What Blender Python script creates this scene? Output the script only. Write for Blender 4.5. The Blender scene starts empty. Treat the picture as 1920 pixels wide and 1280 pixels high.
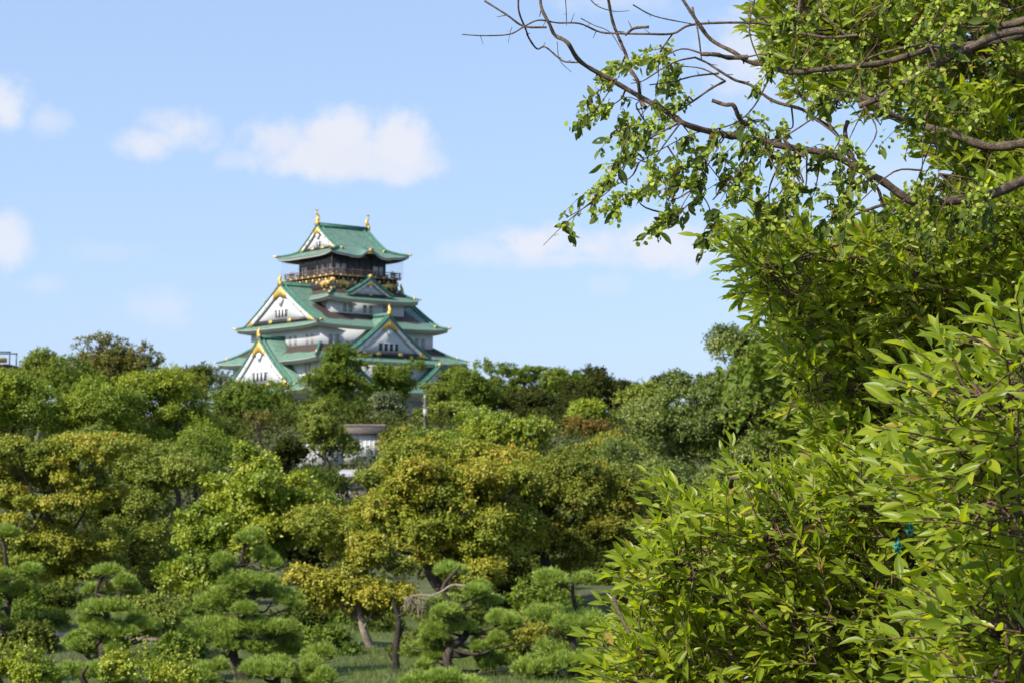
import bpy, math, random
import numpy as np
from mathutils import Vector

# ------------------------------------------------------------------ camera, world, sun, exposure
scene = bpy.context.scene
COL = scene.collection
FOCAL, SENSOR = 67.0, 36.0
K = SENSOR / FOCAL / 1920.0            # tangent per photo pixel
HORIZON = 900.0
PITCH = math.atan((HORIZON - 640.0) * K)
ZC = 4.3                               # eye height above the garden lawn

cd = bpy.data.cameras.new('camera')
cam = bpy.data.objects.new('camera', cd); COL.objects.link(cam)
cam.location = (0, 0, ZC); cam.rotation_euler = (math.pi / 2 + PITCH, 0, 0)
cd.lens = FOCAL; cd.sensor_width = SENSOR; cd.clip_start = 0.1; cd.clip_end = 9000
cd.dof.use_dof = True; cd.dof.focus_distance = 6.6; cd.dof.aperture_fstop = 10; cd.dof.aperture_blades = 7
scene.camera = cam

SUN_EL, SUN_AZ = math.radians(39), math.radians(229)     # azimuth clockwise from +Y
to_sun = Vector((math.sin(SUN_AZ) * math.cos(SUN_EL), math.cos(SUN_AZ) * math.cos(SUN_EL), math.sin(SUN_EL)))
sd = bpy.data.lights.new('sun', 'SUN'); sd.energy = 4.9; sd.angle = math.radians(0.5); sd.color = (1.0, 0.93, 0.80)
sun = bpy.data.objects.new('sun', sd); COL.objects.link(sun)
sun.rotation_euler = to_sun.to_track_quat('Z', 'Y').to_euler(); sun.location = (-30, -40, 60)

world = bpy.data.worlds.new('World'); scene.world = world; world.use_nodes = True
wn, wl = world.node_tree.nodes, world.node_tree.links
SKY_STRENGTH = 0.095


def px_az_el(px, py):
    u, v = (px - 960) * K, (640 - py) * K
    x, y, z = u, math.cos(PITCH) - v * math.sin(PITCH), math.sin(PITCH) + v * math.cos(PITCH)
    return math.atan2(x, y), math.atan2(z, math.hypot(x, y))


def build_world():
    wn.clear()
    out = wn.new('ShaderNodeOutputWorld'); bg = wn.new('ShaderNodeBackground')
    bg.inputs['Strength'].default_value = SKY_STRENGTH
    wl.new(bg.outputs[0], out.inputs[0])
    sky = wn.new('ShaderNodeTexSky'); sky.sky_type = 'NISHITA'; sky.sun_disc = False
    sky.sun_elevation = SUN_EL; sky.sun_rotation = SUN_AZ
    sky.air_density = 1.0; sky.dust_density = 1.2; sky.ozone_density = 1.3; sky.altitude = 20

    def M(op, a, b=None, c=None):
        n = wn.new('ShaderNodeMath'); n.operation = op
        for i, v in enumerate((a, b, c)):
            if v is None: continue
            if isinstance(v, (int, float)): n.inputs[i].default_value = v
            else: wl.new(v, n.inputs[i])
        return n.outputs[0]
    tc = wn.new('ShaderNodeTexCoord'); sep = wn.new('ShaderNodeSeparateXYZ'); wl.new(tc.outputs['Generated'], sep.inputs[0])
    x, y, z = sep.outputs
    az = M('ARCTAN2', x, y)
    el = M('ARCSINE', z)
    # wispy detail shared by every cloud
    def noise(scale, detail, rough=0.6):
        n = wn.new('ShaderNodeTexNoise'); n.inputs['Scale'].default_value = scale
        n.inputs['Detail'].default_value = detail; n.inputs['Roughness'].default_value = rough
        wl.new(tc.outputs['Generated'], n.inputs['Vector'])
        return n.outputs['Fac']
    n1 = noise(30, 9, 0.58); n2 = noise(95, 7, 0.65); n3 = noise(9, 3, 0.5)
    wob = M('ADD', M('MULTIPLY', M('SUBTRACT', n1, 0.5), 2.5), M('MULTIPLY', M('SUBTRACT', n2, 0.5), 0.9))
    clouds = [  # px, py, rx, ry, density, flat underside at py (or 0)
        (640, 255, 90, 62, 1.0, 345), (530, 265, 64, 46, .85, 340), (740, 270, 75, 60, .95, 345), (610, 295, 135, 46, .95, 345), (720, 305, 130, 40, .85, 352), (455, 300, 40, 18, .4, 335), (800, 310, 60, 30, .45, 345),
        (335, 245, 60, 40, .8, 0), (278, 272, 62, 30, .8, 0), (310, 262, 60, 30, .7, 0), (292, 225, 34, 20, .4, 0), (6, 195, 44, 50, .85, 0), (100, 228, 44, 30, .42, 0),
        (6, 445, 44, 55, .8, 0), (305, 578, 74, 40, .4, 0), (85, 536, 40, 18, .25, 0),
        (900, 475, 100, 30, .45, 0), (1010, 455, 95, 42, .9, 0), (1110, 465, 110, 36, .85, 0), (1250, 462, 110, 42, .85, 0), (1080, 485, 200, 20, .55, 0), (1400, 110, 85, 80, .7, 0),
        (1160, 5, 100, 26, .35, 0), (1140, 530, 50, 20, .2, 0), (1640, 320, 140, 50, .25, 0), (210, 470, 80, 20, .15, 0)]
    total = None
    for (cx, cy, rx, ry, dens, flat) in clouds:
        a0, e0 = px_az_el(cx, cy)
        dx = M('DIVIDE', M('SUBTRACT', az, a0), rx * K); dy = M('DIVIDE', M('SUBTRACT', el, e0), ry * K)
        r = M('SQRT', M('ADD', M('MULTIPLY', dx, dx), M('MULTIPLY', dy, dy)))
        r = M('SUBTRACT', r, wob)
        mr = wn.new('ShaderNodeMapRange'); mr.interpolation_type = 'SMOOTHSTEP'
        mr.inputs['From Min'].default_value = 1.35; mr.inputs['From Max'].default_value = 0.25
        mr.inputs['To Min'].default_value = 0; mr.inputs['To Max'].default_value = dens
        wl.new(r, mr.inputs['Value']); m = mr.outputs[0]
        if flat:
            _, ef = px_az_el(cx, flat)
            fm = wn.new('ShaderNodeMapRange'); fm.interpolation_type = 'SMOOTHSTEP'
            fm.inputs['From Min'].default_value = ef - 6 * K; fm.inputs['From Max'].default_value = ef + 26 * K
            wl.new(M('ADD', el, M('MULTIPLY', M('SUBTRACT', n1, 0.5), 60 * K)), fm.inputs['Value']); m = M('MULTIPLY', m, fm.outputs[0])
        total = m if total is None else M('MAXIMUM', total, m)
    # thin veil low down
    mixc = wn.new('ShaderNodeMix'); mixc.data_type = 'RGBA'
    # a little thin high haze whitens the clear sky
    hz = wn.new('ShaderNodeMix'); hz.data_type = 'RGBA'
    hz.inputs[7].default_value = HAZE_COL
    wl.new(sky.outputs[0], hz.inputs[6])
    hr = wn.new('ShaderNodeMapRange'); hr.inputs['From Min'].default_value = 0.0; hr.inputs['From Max'].default_value = 0.5
    hr.inputs['To Min'].default_value = HAZE_LOW; hr.inputs['To Max'].default_value = HAZE_HIGH
    wl.new(el, hr.inputs['Value']); wl.new(hr.outputs[0], hz.inputs[0])
    wl.new(total, mixc.inputs[0]); wl.new(hz.outputs[2], mixc.inputs[6])
    # cloud body: white tops, slightly greyer thick undersides
    cr = wn.new('ShaderNodeMix'); cr.data_type = 'RGBA'
    cr.inputs[6].default_value = CLOUD_LIT; cr.inputs[7].default_value = CLOUD_DIM
    wl.new(M('MULTIPLY', n3, 0.9), cr.inputs[0])
    wl.new(cr.outputs[2], mixc.inputs[7])
    wl.new(mixc.outputs[2], bg.inputs['Color'])


HAZE_COL = (3.6, 5.05, 7.9, 1); HAZE_LOW, HAZE_HIGH = 0.6, 0.45
CLOUD_LIT = (6.0, 6.1, 6.5, 1); CLOUD_DIM = (5.0, 5.25, 6.1, 1)
build_world()
vs = scene.view_settings
vs.view_transform = 'Standard'; vs.look = 'None'; vs.gamma = 1; vs.use_curve_mapping = False
vs.exposure = 0.68
scene.cycles.max_bounces = 7; scene.cycles.diffuse_bounces = 3; scene.cycles.glossy_bounces = 2
scene.cycles.transmission_bounces = 4; scene.cycles.transparent_max_bounces = 6
scene.cycles.use_denoising = True
scene.cycles.sample_clamp_indirect = 8


# ------------------------------------------------------------------ helpers
def W(px, py, d):
    """world point seen at photo pixel (px, py) at depth d metres"""
    u, v = (px - 960) * K, (640 - py) * K
    y = math.cos(PITCH) - v * math.sin(PITCH); z = math.sin(PITCH) + v * math.cos(PITCH)
    return np.array([u * d / y, d, ZC + z * d / y])


def mesh_obj(name, V, quads=None, tris=None, mat=None, parent=None, face_attr=None, vert_attr=None, smooth=False, loc=None):
    V = np.asarray(V, dtype=np.float32).reshape(-1, 3)
    me = bpy.data.meshes.new(name)
    nq = 0 if quads is None else len(quads); nt = 0 if tris is None else len(tris)
    loops = []
    if nq: loops.append(np.asarray(quads, dtype=np.int32).ravel())
    if nt: loops.append(np.asarray(tris, dtype=np.int32).ravel())
    lv = np.concatenate(loops)
    me.vertices.add(len(V)); me.vertices.foreach_set('co', V.ravel())
    me.loops.add(len(lv)); me.loops.foreach_set('vertex_index', lv)
    me.polygons.add(nq + nt)
    st = np.concatenate([np.arange(nq) * 4, nq * 4 + np.arange(nt) * 3]).astype(np.int32)
    me.polygons.foreach_set('loop_start', st)
    if smooth: me.polygons.foreach_set('use_smooth', np.ones(nq + nt, dtype=bool))
    me.update(calc_edges=True)
    for an, vals in (face_attr or {}).items():
        a = me.attributes.new(an, 'FLOAT', 'FACE'); a.data.foreach_set('value', np.asarray(vals, dtype=np.float32))
    for an, vals in (vert_attr or {}).items():
        a = me.attributes.new(an, 'FLOAT', 'POINT'); a.data.foreach_set('value', np.asarray(vals, dtype=np.float32))
    if mat: me.materials.append(mat)
    o = bpy.data.objects.new(name, me); COL.objects.link(o)
    if parent: o.parent = parent
    if loc is not None: o.location = loc
    return o


class MB:
    """collects pieces of ONE mesh"""
    def __init__(s): s.V = []; s.Q = []; s.T = []; s.n = 0
    def add(s, V, Q=None, T=None):
        V = np.asarray(V, float).reshape(-1, 3); s.V.append(V)
        if Q is not None and len(Q): s.Q.append(np.asarray(Q, int) + s.n)
        if T is not None and len(T): s.T.append(np.asarray(T, int) + s.n)
        s.n += len(V); return s
    def box(s, x0, x1, y0, y1, z0, z1):
        V = [(x, y, z) for z in (z0, z1) for y in (y0, y1) for x in (x0, x1)]
        return s.add(V, [(0, 2, 3, 1), (4, 5, 7, 6), (0, 1, 5, 4), (2, 6, 7, 3), (0, 4, 6, 2), (1, 3, 7, 5)])
    def frame_box(s, o, a, n, ca, cn, cz, ha, hn, hz):
        """box in a frame: origin o, axes a (across), n (outward), z up"""
        V = []
        for dz in (-hz, hz):
            for dn in (-hn, hn):
                for da in (-ha, ha):
                    V.append(o + a * (ca + da) + n * (cn + dn) + np.array([0, 0, cz + dz]))
        return s.add(V, [(0, 2, 3, 1), (4, 5, 7, 6), (0, 1, 5, 4), (2, 6, 7, 3), (0, 4, 6, 2), (1, 3, 7, 5)])
    def tube(s, P, R, sides=6):
        V, Q = tube(P, R, sides); return s.add(V, Q)
    def prism(s, poly, o, a, n, n0, n1):
        """polygon given as (across, z) pairs, extruded along n from n0 to n1 (convex fan)"""
        m = len(poly); V = [o + a * p[0] + n * n0 + np.array([0, 0, p[1]]) for p in poly] + [o + a * p[0] + n * n1 + np.array([0, 0, p[1]]) for p in poly]
        Q = [(i, (i + 1) % m, m + (i + 1) % m, m + i) for i in range(m)]
        T = [(m, m + i, m + i + 1) for i in range(1, m - 1)] + [(0, i + 1, i) for i in range(1, m - 1)]
        return s.add(V, Q, T)
    def build(s, name, mat, parent=None, smooth=False):
        return mesh_obj(name, np.concatenate(s.V), np.concatenate(s.Q) if s.Q else None, np.concatenate(s.T) if s.T else None, mat, parent, smooth=smooth)


def tube(P, R, sides=6):
    P = np.asarray(P, float); n = len(P); R = np.full(n, R, float) if np.isscalar(R) else np.asarray(R, float)
    T = np.gradient(P, axis=0); T /= np.linalg.norm(T, axis=1, keepdims=True) + 1e-9
    ref = np.array([0.31, 0.17, 0.94]) if abs(T[0, 2]) < .8 else np.array([.9, .3, .1])
    A = np.cross(T, ref); A /= np.linalg.norm(A, axis=1, keepdims=True) + 1e-9
    B = np.cross(T, A)
    th = np.arange(sides) / sides * 2 * math.pi
    V = (P[:, None, :] + R[:, None, None] * (A[:, None, :] * np.cos(th)[None, :, None] + B[:, None, :] * np.sin(th)[None, :, None])).reshape(-1, 3)
    Q = []
    for i in range(n - 1):
        for j in range(sides):
            k = (j + 1) % sides
            Q.append((i * sides + j, i * sides + k, (i + 1) * sides + k, (i + 1) * sides + j))
    nv = len(V); V = np.concatenate([V, P[:1], P[-1:]])
    for j in range(sides):        # caps as thin quads
        k = (j + 1) % sides
    return V, np.array(Q)


def smooth_path(P, n=5):
    """Catmull-Rom resample"""
    P = np.asarray(P, float)
    if len(P) < 3: return P
    E = np.concatenate([2 * P[:1] - P[1:2], P, 2 * P[-1:] - P[-2:-1]])
    out = []
    for i in range(1, len(E) - 2):
        for t in np.arange(n) / n:
            a, b, c, d = E[i - 1], E[i], E[i + 1], E[i + 2]
            out.append(.5 * ((2 * b) + (c - a) * t + (2 * a - 5 * b + 4 * c - d) * t * t + (-a + 3 * b - 3 * c + d) * t ** 3))
    out.append(P[-1]); return np.array(out)


def thing(name, label, cat, loc=(0, 0, 0), rotz=0, group=None):
    o = bpy.data.objects.new(name, None); COL.objects.link(o); o.location = loc; o.rotation_euler = (0, 0, rotz)
    o.empty_display_size = .3
    return tag(o, label, cat, group)


def tag(o, label=None, cat=None, group=None, kind=None):
    if label: o['label'] = label
    if cat: o['category'] = cat
    if group: o['group'] = group
    if kind: o['kind'] = kind
    return o


# ------------------------------------------------------------------ materials
def nmat(name):
    m = bpy.data.materials.new(name); m.use_nodes = True
    nt = m.node_tree; nt.nodes.clear()
    out = nt.nodes.new('ShaderNodeOutputMaterial'); b = nt.nodes.new('ShaderNodeBsdfPrincipled')
    nt.links.new(b.outputs[0], out.inputs[0])
    return m, nt, b, out


def noise_node(nt, scale, detail=4, coord='Object', rough=.55):
    tc = nt.nodes.new('ShaderNodeTexCoord'); n = nt.nodes.new('ShaderNodeTexNoise')
    n.inputs['Scale'].default_value = scale; n.inputs['Detail'].default_value = detail; n.inputs['Roughness'].default_value = rough
    nt.links.new(tc.outputs[coord], n.inputs['Vector']); return n


def ramp(nt, fac, stops):
    r = nt.nodes.new('ShaderNodeValToRGB'); e = r.color_ramp.elements
    while len(e) > 1: e.remove(e[-1])
    e[0].position = stops[0][0]; e[0].color = (*stops[0][1], 1)
    for p, c in stops[1:]:
        x = e.new(p); x.color = (*c, 1)
    nt.links.new(fac, r.inputs[0]); return r.outputs[0]


def plain(name, col, rough=.6, metal=0, var=.18, scale=1.5, bump=0, spec=.4):
    m, nt, b, _ = nmat(name)
    n = noise_node(nt, scale, 5)
    lo = tuple(c * (1 - var) for c in col); hi = tuple(min(1, c * (1 + var)) for c in col)
    nt.links.new(ramp(nt, n.outputs['Fac'], [(.3, lo), (.7, hi)]), b.inputs['Base Color'])
    b.inputs['Roughness'].default_value = rough; b.inputs['Metallic'].default_value = metal
    b.inputs['Specular IOR Level'].default_value = spec
    if bump:
        bp = nt.nodes.new('ShaderNodeBump'); bp.inputs['Strength'].default_value = bump
        n2 = noise_node(nt, scale * 6, 4); nt.links.new(n2.outputs['Fac'], bp.inputs['Height']); nt.links.new(bp.outputs[0], b.inputs['Normal'])
    return m


def leaf_mat(name, stops, rough=.5, transl=.2, spec=.35, tcol=None, edge=None, tboost=1.5):
    m, nt, b, out = nmat(name)
    at = nt.nodes.new('ShaderNodeAttribute'); at.attribute_name = 'tint'
    col = ramp(nt, at.outputs['Fac'], stops)
    if edge:
        ea = nt.nodes.new('ShaderNodeAttribute'); ea.attribute_name = 'edge'
        er = ramp(nt, ea.outputs['Fac'], [(0, (.55,) * 3), (.06, (0,) * 3), (.86, (0,) * 3), (.97, (.85,) * 3)])
        mx = nt.nodes.new('ShaderNodeMix'); mx.data_type = 'RGBA'
        nt.links.new(er, mx.inputs[0]); nt.links.new(col, mx.inputs[6]); mx.inputs[7].default_value = (*edge, 1)
        col = mx.outputs[2]
    nt.links.new(col, b.inputs['Base Color'])
    b.inputs['Roughness'].default_value = rough; b.inputs['Specular IOR Level'].default_value = spec
    tr = nt.nodes.new('ShaderNodeBsdfTranslucent')
    g = nt.nodes.new('ShaderNodeMix'); g.data_type = 'RGBA'; g.blend_type = 'MULTIPLY'; g.inputs[0].default_value = 1
    nt.links.new(col, g.inputs[6]); g.inputs[7].default_value = (*(tcol or (1.5 * tboost / 1.5, 1.45 * tboost / 1.5, .55)), 1)
    nt.links.new(g.outputs[2], tr.inputs[0])
    ms = nt.nodes.new('ShaderNodeMixShader'); ms.inputs[0].default_value = transl
    nt.links.new(b.outputs[0], ms.inputs[1]); nt.links.new(tr.outputs[0], ms.inputs[2]); nt.links.new(ms.outputs[0], out.inputs[0])
    return m


def bark_mat(name, a, b_, scale=9):
    m, nt, b, _ = nmat(name)
    n = noise_node(nt, scale, 7, rough=.7)
    nt.links.new(ramp(nt, n.outputs['Fac'], [(.35, a), (.62, b_)]), b.inputs['Base Color'])
    b.inputs['Roughness'].default_value = .85; b.inputs['Specular IOR Level'].default_value = .2
    bp = nt.nodes.new('ShaderNodeBump'); bp.inputs['Strength'].default_value = .6; bp.inputs['Distance'].default_value = .02
    n2 = noise_node(nt, scale * 5, 5); nt.links.new(n2.outputs['Fac'], bp.inputs['Height']); nt.links.new(bp.outputs[0], b.inputs['Normal'])
    return m


L = {
    'camphor': leaf_mat('camphor_leaf', [(0, (0.106, 0.157, 0.011)), (.5, (0.180, 0.246, 0.015)), (1, (0.318, 0.351, 0.028))]),
    'olive': leaf_mat('olive_leaf', [(0, (.105, .150, .018)), (.5, (.165, .212, .024)), (1, (.26, .285, .04))]),
    'bright': leaf_mat('bright_leaf', [(0, (0.102, 0.166, 0.016)), (.5, (0.205, 0.274, 0.023)), (1, (0.368, 0.375, 0.036))], rough=.4),
    'cherry': leaf_mat('cherry_leaf', [(0, (.105, .140, .015)), (.4, (.195, .228, .022)), (.8, (.29, .292, .030)), (.97, (.37, .29, .035)), (.994, (.5, .17, .03))], rough=.5, spec=.25),
    'rust': leaf_mat('rusty_leaf', [(0, (.078, .106, .013)), (.4, (.145, .172, .018)), (.8, (.22, .222, .024)), (.96, (.31, .215, .025)), (.99, (.45, .13, .02))], rough=.5, spec=.25),
    'yellow': leaf_mat('yellow_leaf', [(0, (.12, .145, .014)), (.5, (.23, .240, .020)), (.9, (.36, .32, .028)), (1, (.42, .31, .03))], rough=.45),
    'brown': leaf_mat('brown_leaf', [(0, (.075, .088, .016)), (.45, (.135, .135, .020)), (.8, (.20, .155, .024)), (1, (.25, .155, .025))]),
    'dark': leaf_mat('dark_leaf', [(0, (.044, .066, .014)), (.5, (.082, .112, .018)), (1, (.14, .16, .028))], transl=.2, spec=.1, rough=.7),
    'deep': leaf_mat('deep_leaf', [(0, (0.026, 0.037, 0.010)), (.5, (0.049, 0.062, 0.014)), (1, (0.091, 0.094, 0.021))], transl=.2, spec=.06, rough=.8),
    'green': leaf_mat('green_leaf', [(0, (.062, .108, .014)), (.5, (.115, .170, .018)), (1, (.19, .235, .03))], transl=.25, spec=.2, rough=.6),
    'gloss': leaf_mat('oak_leaf', [(0, (0.070, 0.108, 0.020)), (.5, (0.135, 0.185, 0.034)), (1, (0.235, 0.27, 0.065))], rough=.45, transl=.2, spec=.4),
    'grey': leaf_mat('grey_green_leaf', [(0, (.058, .082, .035)), (.5, (.10, .13, .055)), (1, (.17, .20, .09))]),
    'orange': leaf_mat('orange_leaf', [(0, (.10, .07, .012)), (.5, (.20, .115, .018)), (1, (.20, .16, .025))]),
    'needle': leaf_mat('pine_needle', [(0, (0.115, 0.185, 0.032)), (.5, (0.235, 0.33, 0.052)), (1, (0.37, 0.45, 0.09))], rough=.45, transl=.15),
    'fore': leaf_mat('glossy_broad_leaf', [(0, (0.088, 0.138, 0.010)), (.5, (0.185, 0.246, 0.015)), (.85, (0.295, 0.335, 0.022)), (.95, (0.40, 0.39, 0.03)), (1, (0.30, 0.20, 0.05))], rough=.38, transl=.48, spec=.36, edge=(.30, .33, .07), tboost=2.3),
    'elm': leaf_mat('elm_leaf', [(0, (0.040, 0.066, 0.016)), (.6, (0.080, 0.115, 0.022)), (1, (0.15, 0.18, 0.04))], rough=.6, transl=.25, spec=.12),
    'seed': leaf_mat('elm_seed', [(0, (0.17, 0.25, 0.03)), (.6, (0.30, 0.38, 0.05)), (.96, (0.42, 0.47, 0.10)), (1, (0.36, 0.17, 0.05))], rough=.6, transl=.4, spec=.2),
    'grass': leaf_mat('grass_blade', [(0, (.06, .11, .018)), (.6, (.115, .17, .026)), (1, (.18, .215, .045))], transl=.3),
}
BARK = bark_mat('dark_bark', (.020, .016, .012), (.075, .060, .048), 5)
BARK_PALE = bark_mat('pale_bark', (.12, .095, .07), (.28, .24, .19), 6)
BARK_FORE = bark_mat('grey_bark', (.035, .025, .019), (.16, .12, .092), 38)
BARK_DEAD = bark_mat('weathered_bark', (.16, .12, .10), (.34, .28, .24), 30)

COPPER = None


def copper_mat():
    m, nt, b, _ = nmat('green_copper')
    n = noise_node(nt, .9, 8, rough=.7); n2 = noise_node(nt, .28, 5)
    base = ramp(nt, n.outputs['Fac'], [(.28, (.06, .135, .10)), (.5, (.12, .212, .165)), (.75, (.175, .275, .218))])
    n3 = noise_node(nt, 3.2, 6, rough=.75); n4 = noise_node(nt, .45, 6, rough=.7)
    pm = nt.nodes.new('ShaderNodeMix'); pm.data_type = 'RGBA'; pm.blend_type = 'MULTIPLY'; pm.inputs[0].default_value = 1
    nt.links.new(base, pm.inputs[6]); nt.links.new(ramp(nt, n3.outputs['Fac'], [(.32, (.62, .66, .68)), (.55, (1, 1, 1))]), pm.inputs[7])
    pb = nt.nodes.new('ShaderNodeMix'); pb.data_type = 'RGBA'; nt.links.new(ramp(nt, n4.outputs['Fac'], [(.52, (0, 0, 0)), (.72, (.55, .55, .55))]), pb.inputs[0])
    nt.links.new(pm.outputs[2], pb.inputs[6]); pb.inputs[7].default_value = (.10, .13, .095, 1); base = pb.outputs[2]
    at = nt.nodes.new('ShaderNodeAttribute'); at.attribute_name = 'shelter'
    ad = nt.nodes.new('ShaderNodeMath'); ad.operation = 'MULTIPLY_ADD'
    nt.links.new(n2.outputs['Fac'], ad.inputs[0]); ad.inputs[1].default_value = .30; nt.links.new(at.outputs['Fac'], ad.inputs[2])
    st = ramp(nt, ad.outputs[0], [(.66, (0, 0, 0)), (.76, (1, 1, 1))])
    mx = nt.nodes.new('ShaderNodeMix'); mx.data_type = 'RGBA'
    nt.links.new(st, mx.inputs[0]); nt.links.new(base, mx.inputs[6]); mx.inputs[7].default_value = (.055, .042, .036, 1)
    nt.links.new(mx.outputs[2], b.inputs['Base Color'])
    b.inputs['Roughness'].default_value = .62; b.inputs['Specular IOR Level'].default_value = .3
    return m


COPPER = copper_mat()
COPPER_DARK = plain('dark_copper_ridge', (.050, .15, .112), .6, var=.35, scale=1.2)
PLASTER = plain('white_plaster', (.56, .575, .625), .8, var=.035, scale=.5)
EAVE = plain('eave_plaster', (.45, .44, .43), .85, var=.08, scale=.8)
GOLD = plain('gold_leaf', (.60, .395, .105), .48, .4, var=.12, scale=1.5, spec=.6)
BLACK = plain('black_lacquer', (.030, .025, .026), .45, var=.3)
WOOD = plain('reddish_dark_timber', (.135, .09, .07), .6, var=.3, scale=3)
SHUT = plain('grey_shutter', (.30, .305, .30), .7, var=.1)
SHUTD = plain('dark_opening', (.05, .055, .06), .6)
PANEL = plain('pale_panel', (.66, .67, .68), .35, var=.12, scale=.4)
STONE = plain('castle_stone', (.27, .25, .225), .9, var=.3, scale=.6, bump=.4)


def lattice_mat():
    m, nt, b, _ = nmat('gable_lattice')
    tc = nt.nodes.new('ShaderNodeTexCoord'); br = nt.nodes.new('ShaderNodeTexChecker')
    sp = nt.nodes.new('ShaderNodeSeparateXYZ'); nt.links.new(tc.outputs['Object'], sp.inputs[0])
    def grid(o):
        f = nt.nodes.new('ShaderNodeMath'); f.operation = 'FRACT'; mu = nt.nodes.new('ShaderNodeMath'); mu.operation = 'MULTIPLY'; mu.inputs[1].default_value = 2.2
        nt.links.new(o, mu.inputs[0]); nt.links.new(mu.outputs[0], f.inputs[0])
        g = nt.nodes.new('ShaderNodeMath'); g.operation = 'LESS_THAN'; g.inputs[1].default_value = .22; nt.links.new(f.outputs[0], g.inputs[0]); return g.outputs[0]
    nt.nodes.remove(br)
    ad = nt.nodes.new('ShaderNodeMath'); ad.operation = 'ADD'; nt.links.new(sp.outputs[0], ad.inputs[0]); nt.links.new(sp.outputs[1], ad.inputs[1])
    mxm = nt.nodes.new('ShaderNodeMath'); mxm.operation = 'MAXIMUM'; nt.links.new(grid(ad.outputs[0]), mxm.inputs[0]); nt.links.new(grid(sp.outputs[2]), mxm.inputs[1])
    nt.links.new(ramp(nt, mxm.outputs[0], [(0, (.515, .53, .575)), (1, (.42, .43, .465))]), b.inputs['Base Color'])
    b.inputs['Roughness'].default_value = .8
    return m


LATTICE = lattice_mat()


# ------------------------------------------------------------------ terrain
def ground_z(x, y):
    x = np.asarray(x, float); y = np.asarray(y, float)
    def ss(a, b, t):
        t = np.clip((t - a) / (b - a), 0, 1); return t * t * (3 - 2 * t)
    z = 2.6 * (1 - ss(9, 24, y))                                     # bank the photographer stands on
    z = z + 13 * ss(110, 310, y) * (1 - ss(520, 900, y))             # castle hill
    z = z + 0.25 * np.sin(x * .21 + 1) * np.cos(y * .17) * ss(24, 34, y)
    return z


def gz(x, y): return float(ground_z(x, y))


def build_ground():
    ys = np.concatenate([np.linspace(-60, 0, 8)[:-1], np.linspace(0, 30, 31)[:-1], np.linspace(30, 130, 60)[:-1], np.linspace(130, 560, 60)[:-1], np.geomspace(560, 7000, 24)])
    xs = np.concatenate([-np.geomspace(6000, 260, 12), np.linspace(-240, 240, 97), np.geomspace(260, 6000, 12)])
    X, Y = np.meshgrid(xs, ys); Z = ground_z(X, Y)
    V = np.stack([X, Y, Z], -1).reshape(-1, 3); nx = len(xs)
    i, j = np.meshgrid(np.arange(len(ys) - 1), np.arange(nx - 1), indexing='ij'); a = (i * nx + j).ravel()
    Q = np.stack([a, a + 1, a + nx + 1, a + nx], 1)
    m, nt, b, _ = nmat('lawn_ground')
    n1 = noise_node(nt, .35, 8); n2 = noise_node(nt, 6, 5)
    c1 = ramp(nt, n1.outputs['Fac'], [(.3, (.06, .05, .022)), (.45, (.06, .075, .016)), (.7, (.09, .115, .02))])
    mx = nt.nodes.new('ShaderNodeMix'); mx.data_type = 'RGBA'; mx.blend_type = 'MULTIPLY'; mx.inputs[0].default_value = .6
    nt.links.new(c1, mx.inputs[6]); nt.links.new(ramp(nt, n2.outputs['Fac'], [(.25, (.5, .5, .5)), (.75, (1, 1, 1))]), mx.inputs[7])
    nt.links.new(mx.outputs[2], b.inputs['Base Color']); b.inputs['Roughness'].default_value = .95
    o = mesh_obj('ground', V, Q, None, m, smooth=True); o['kind'] = 'structure'
    # earth path crossing the lawn
    px = np.linspace(-34, -9, 45); py = 52 + 1.2 * np.sin(px * .16)
    A = np.stack([px, py - .8, ground_z(px, py - .8) + .03], 1); B = np.stack([px, py + .8, ground_z(px, py + .8) + .03], 1)
    V = np.stack([A, B], 1).reshape(-1, 3); Q = [(2 * k, 2 * k + 2, 2 * k + 3, 2 * k + 1) for k in range(44)]
    p = mesh_obj('path', V, Q, None, plain('path_earth', (.20, .135, .10), .95, var=.2, scale=3)); p['kind'] = 'structure'


build_ground()
SCENE_PARTS = True


# ------------------------------------------------------------------ the castle tower
CX, CY, CROT = -37.58, 419.91, math.radians(40)
castle = thing('castle_tower', 'white walled castle keep with tiered green copper roofs and gold ornaments rising above the trees', 'castle', (CX, CY, 0), CROT)
XA, YA, ZA = np.array([1., 0, 0]), np.array([0, 1., 0]), np.array([0, 0, 1.])


def part(mb, name, mat, parent, smooth=False): return mb.build(name, mat, parent, smooth)


def wall_storey(hb, ha, z0, z1, mat=PLASTER, hb2=None, ha2=None, name='wall'):
    hb2, ha2 = hb2 or hb, ha2 or ha
    V = [(-hb, -ha, z0), (hb, -ha, z0), (hb, ha, z0), (-hb, ha, z0), (-hb2, -ha2, z1), (hb2, -ha2, z1), (hb2, ha2, z1), (-hb2, ha2, z1)]
    m = MB(); m.add(V, [(0, 1, 5, 4), (1, 2, 6, 5), (2, 3, 7, 6), (3, 0, 4, 7), (4, 5, 6, 7), (3, 2, 1, 0)])
    return part(m, name, mat, castle)


def face_frame(face, off):
    """origin, across axis, outward normal of one face of a storey; 'front' is -y, 'left' is -x"""
    if face == 'front': return np.array([0, -off, 0.]), XA, -YA
    if face == 'back': return np.array([0, off, 0.]), -XA, YA
    if face == 'left': return np.array([-off, 0, 0.]), -YA, -XA
    return np.array([off, 0, 0.]), YA, XA


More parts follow.
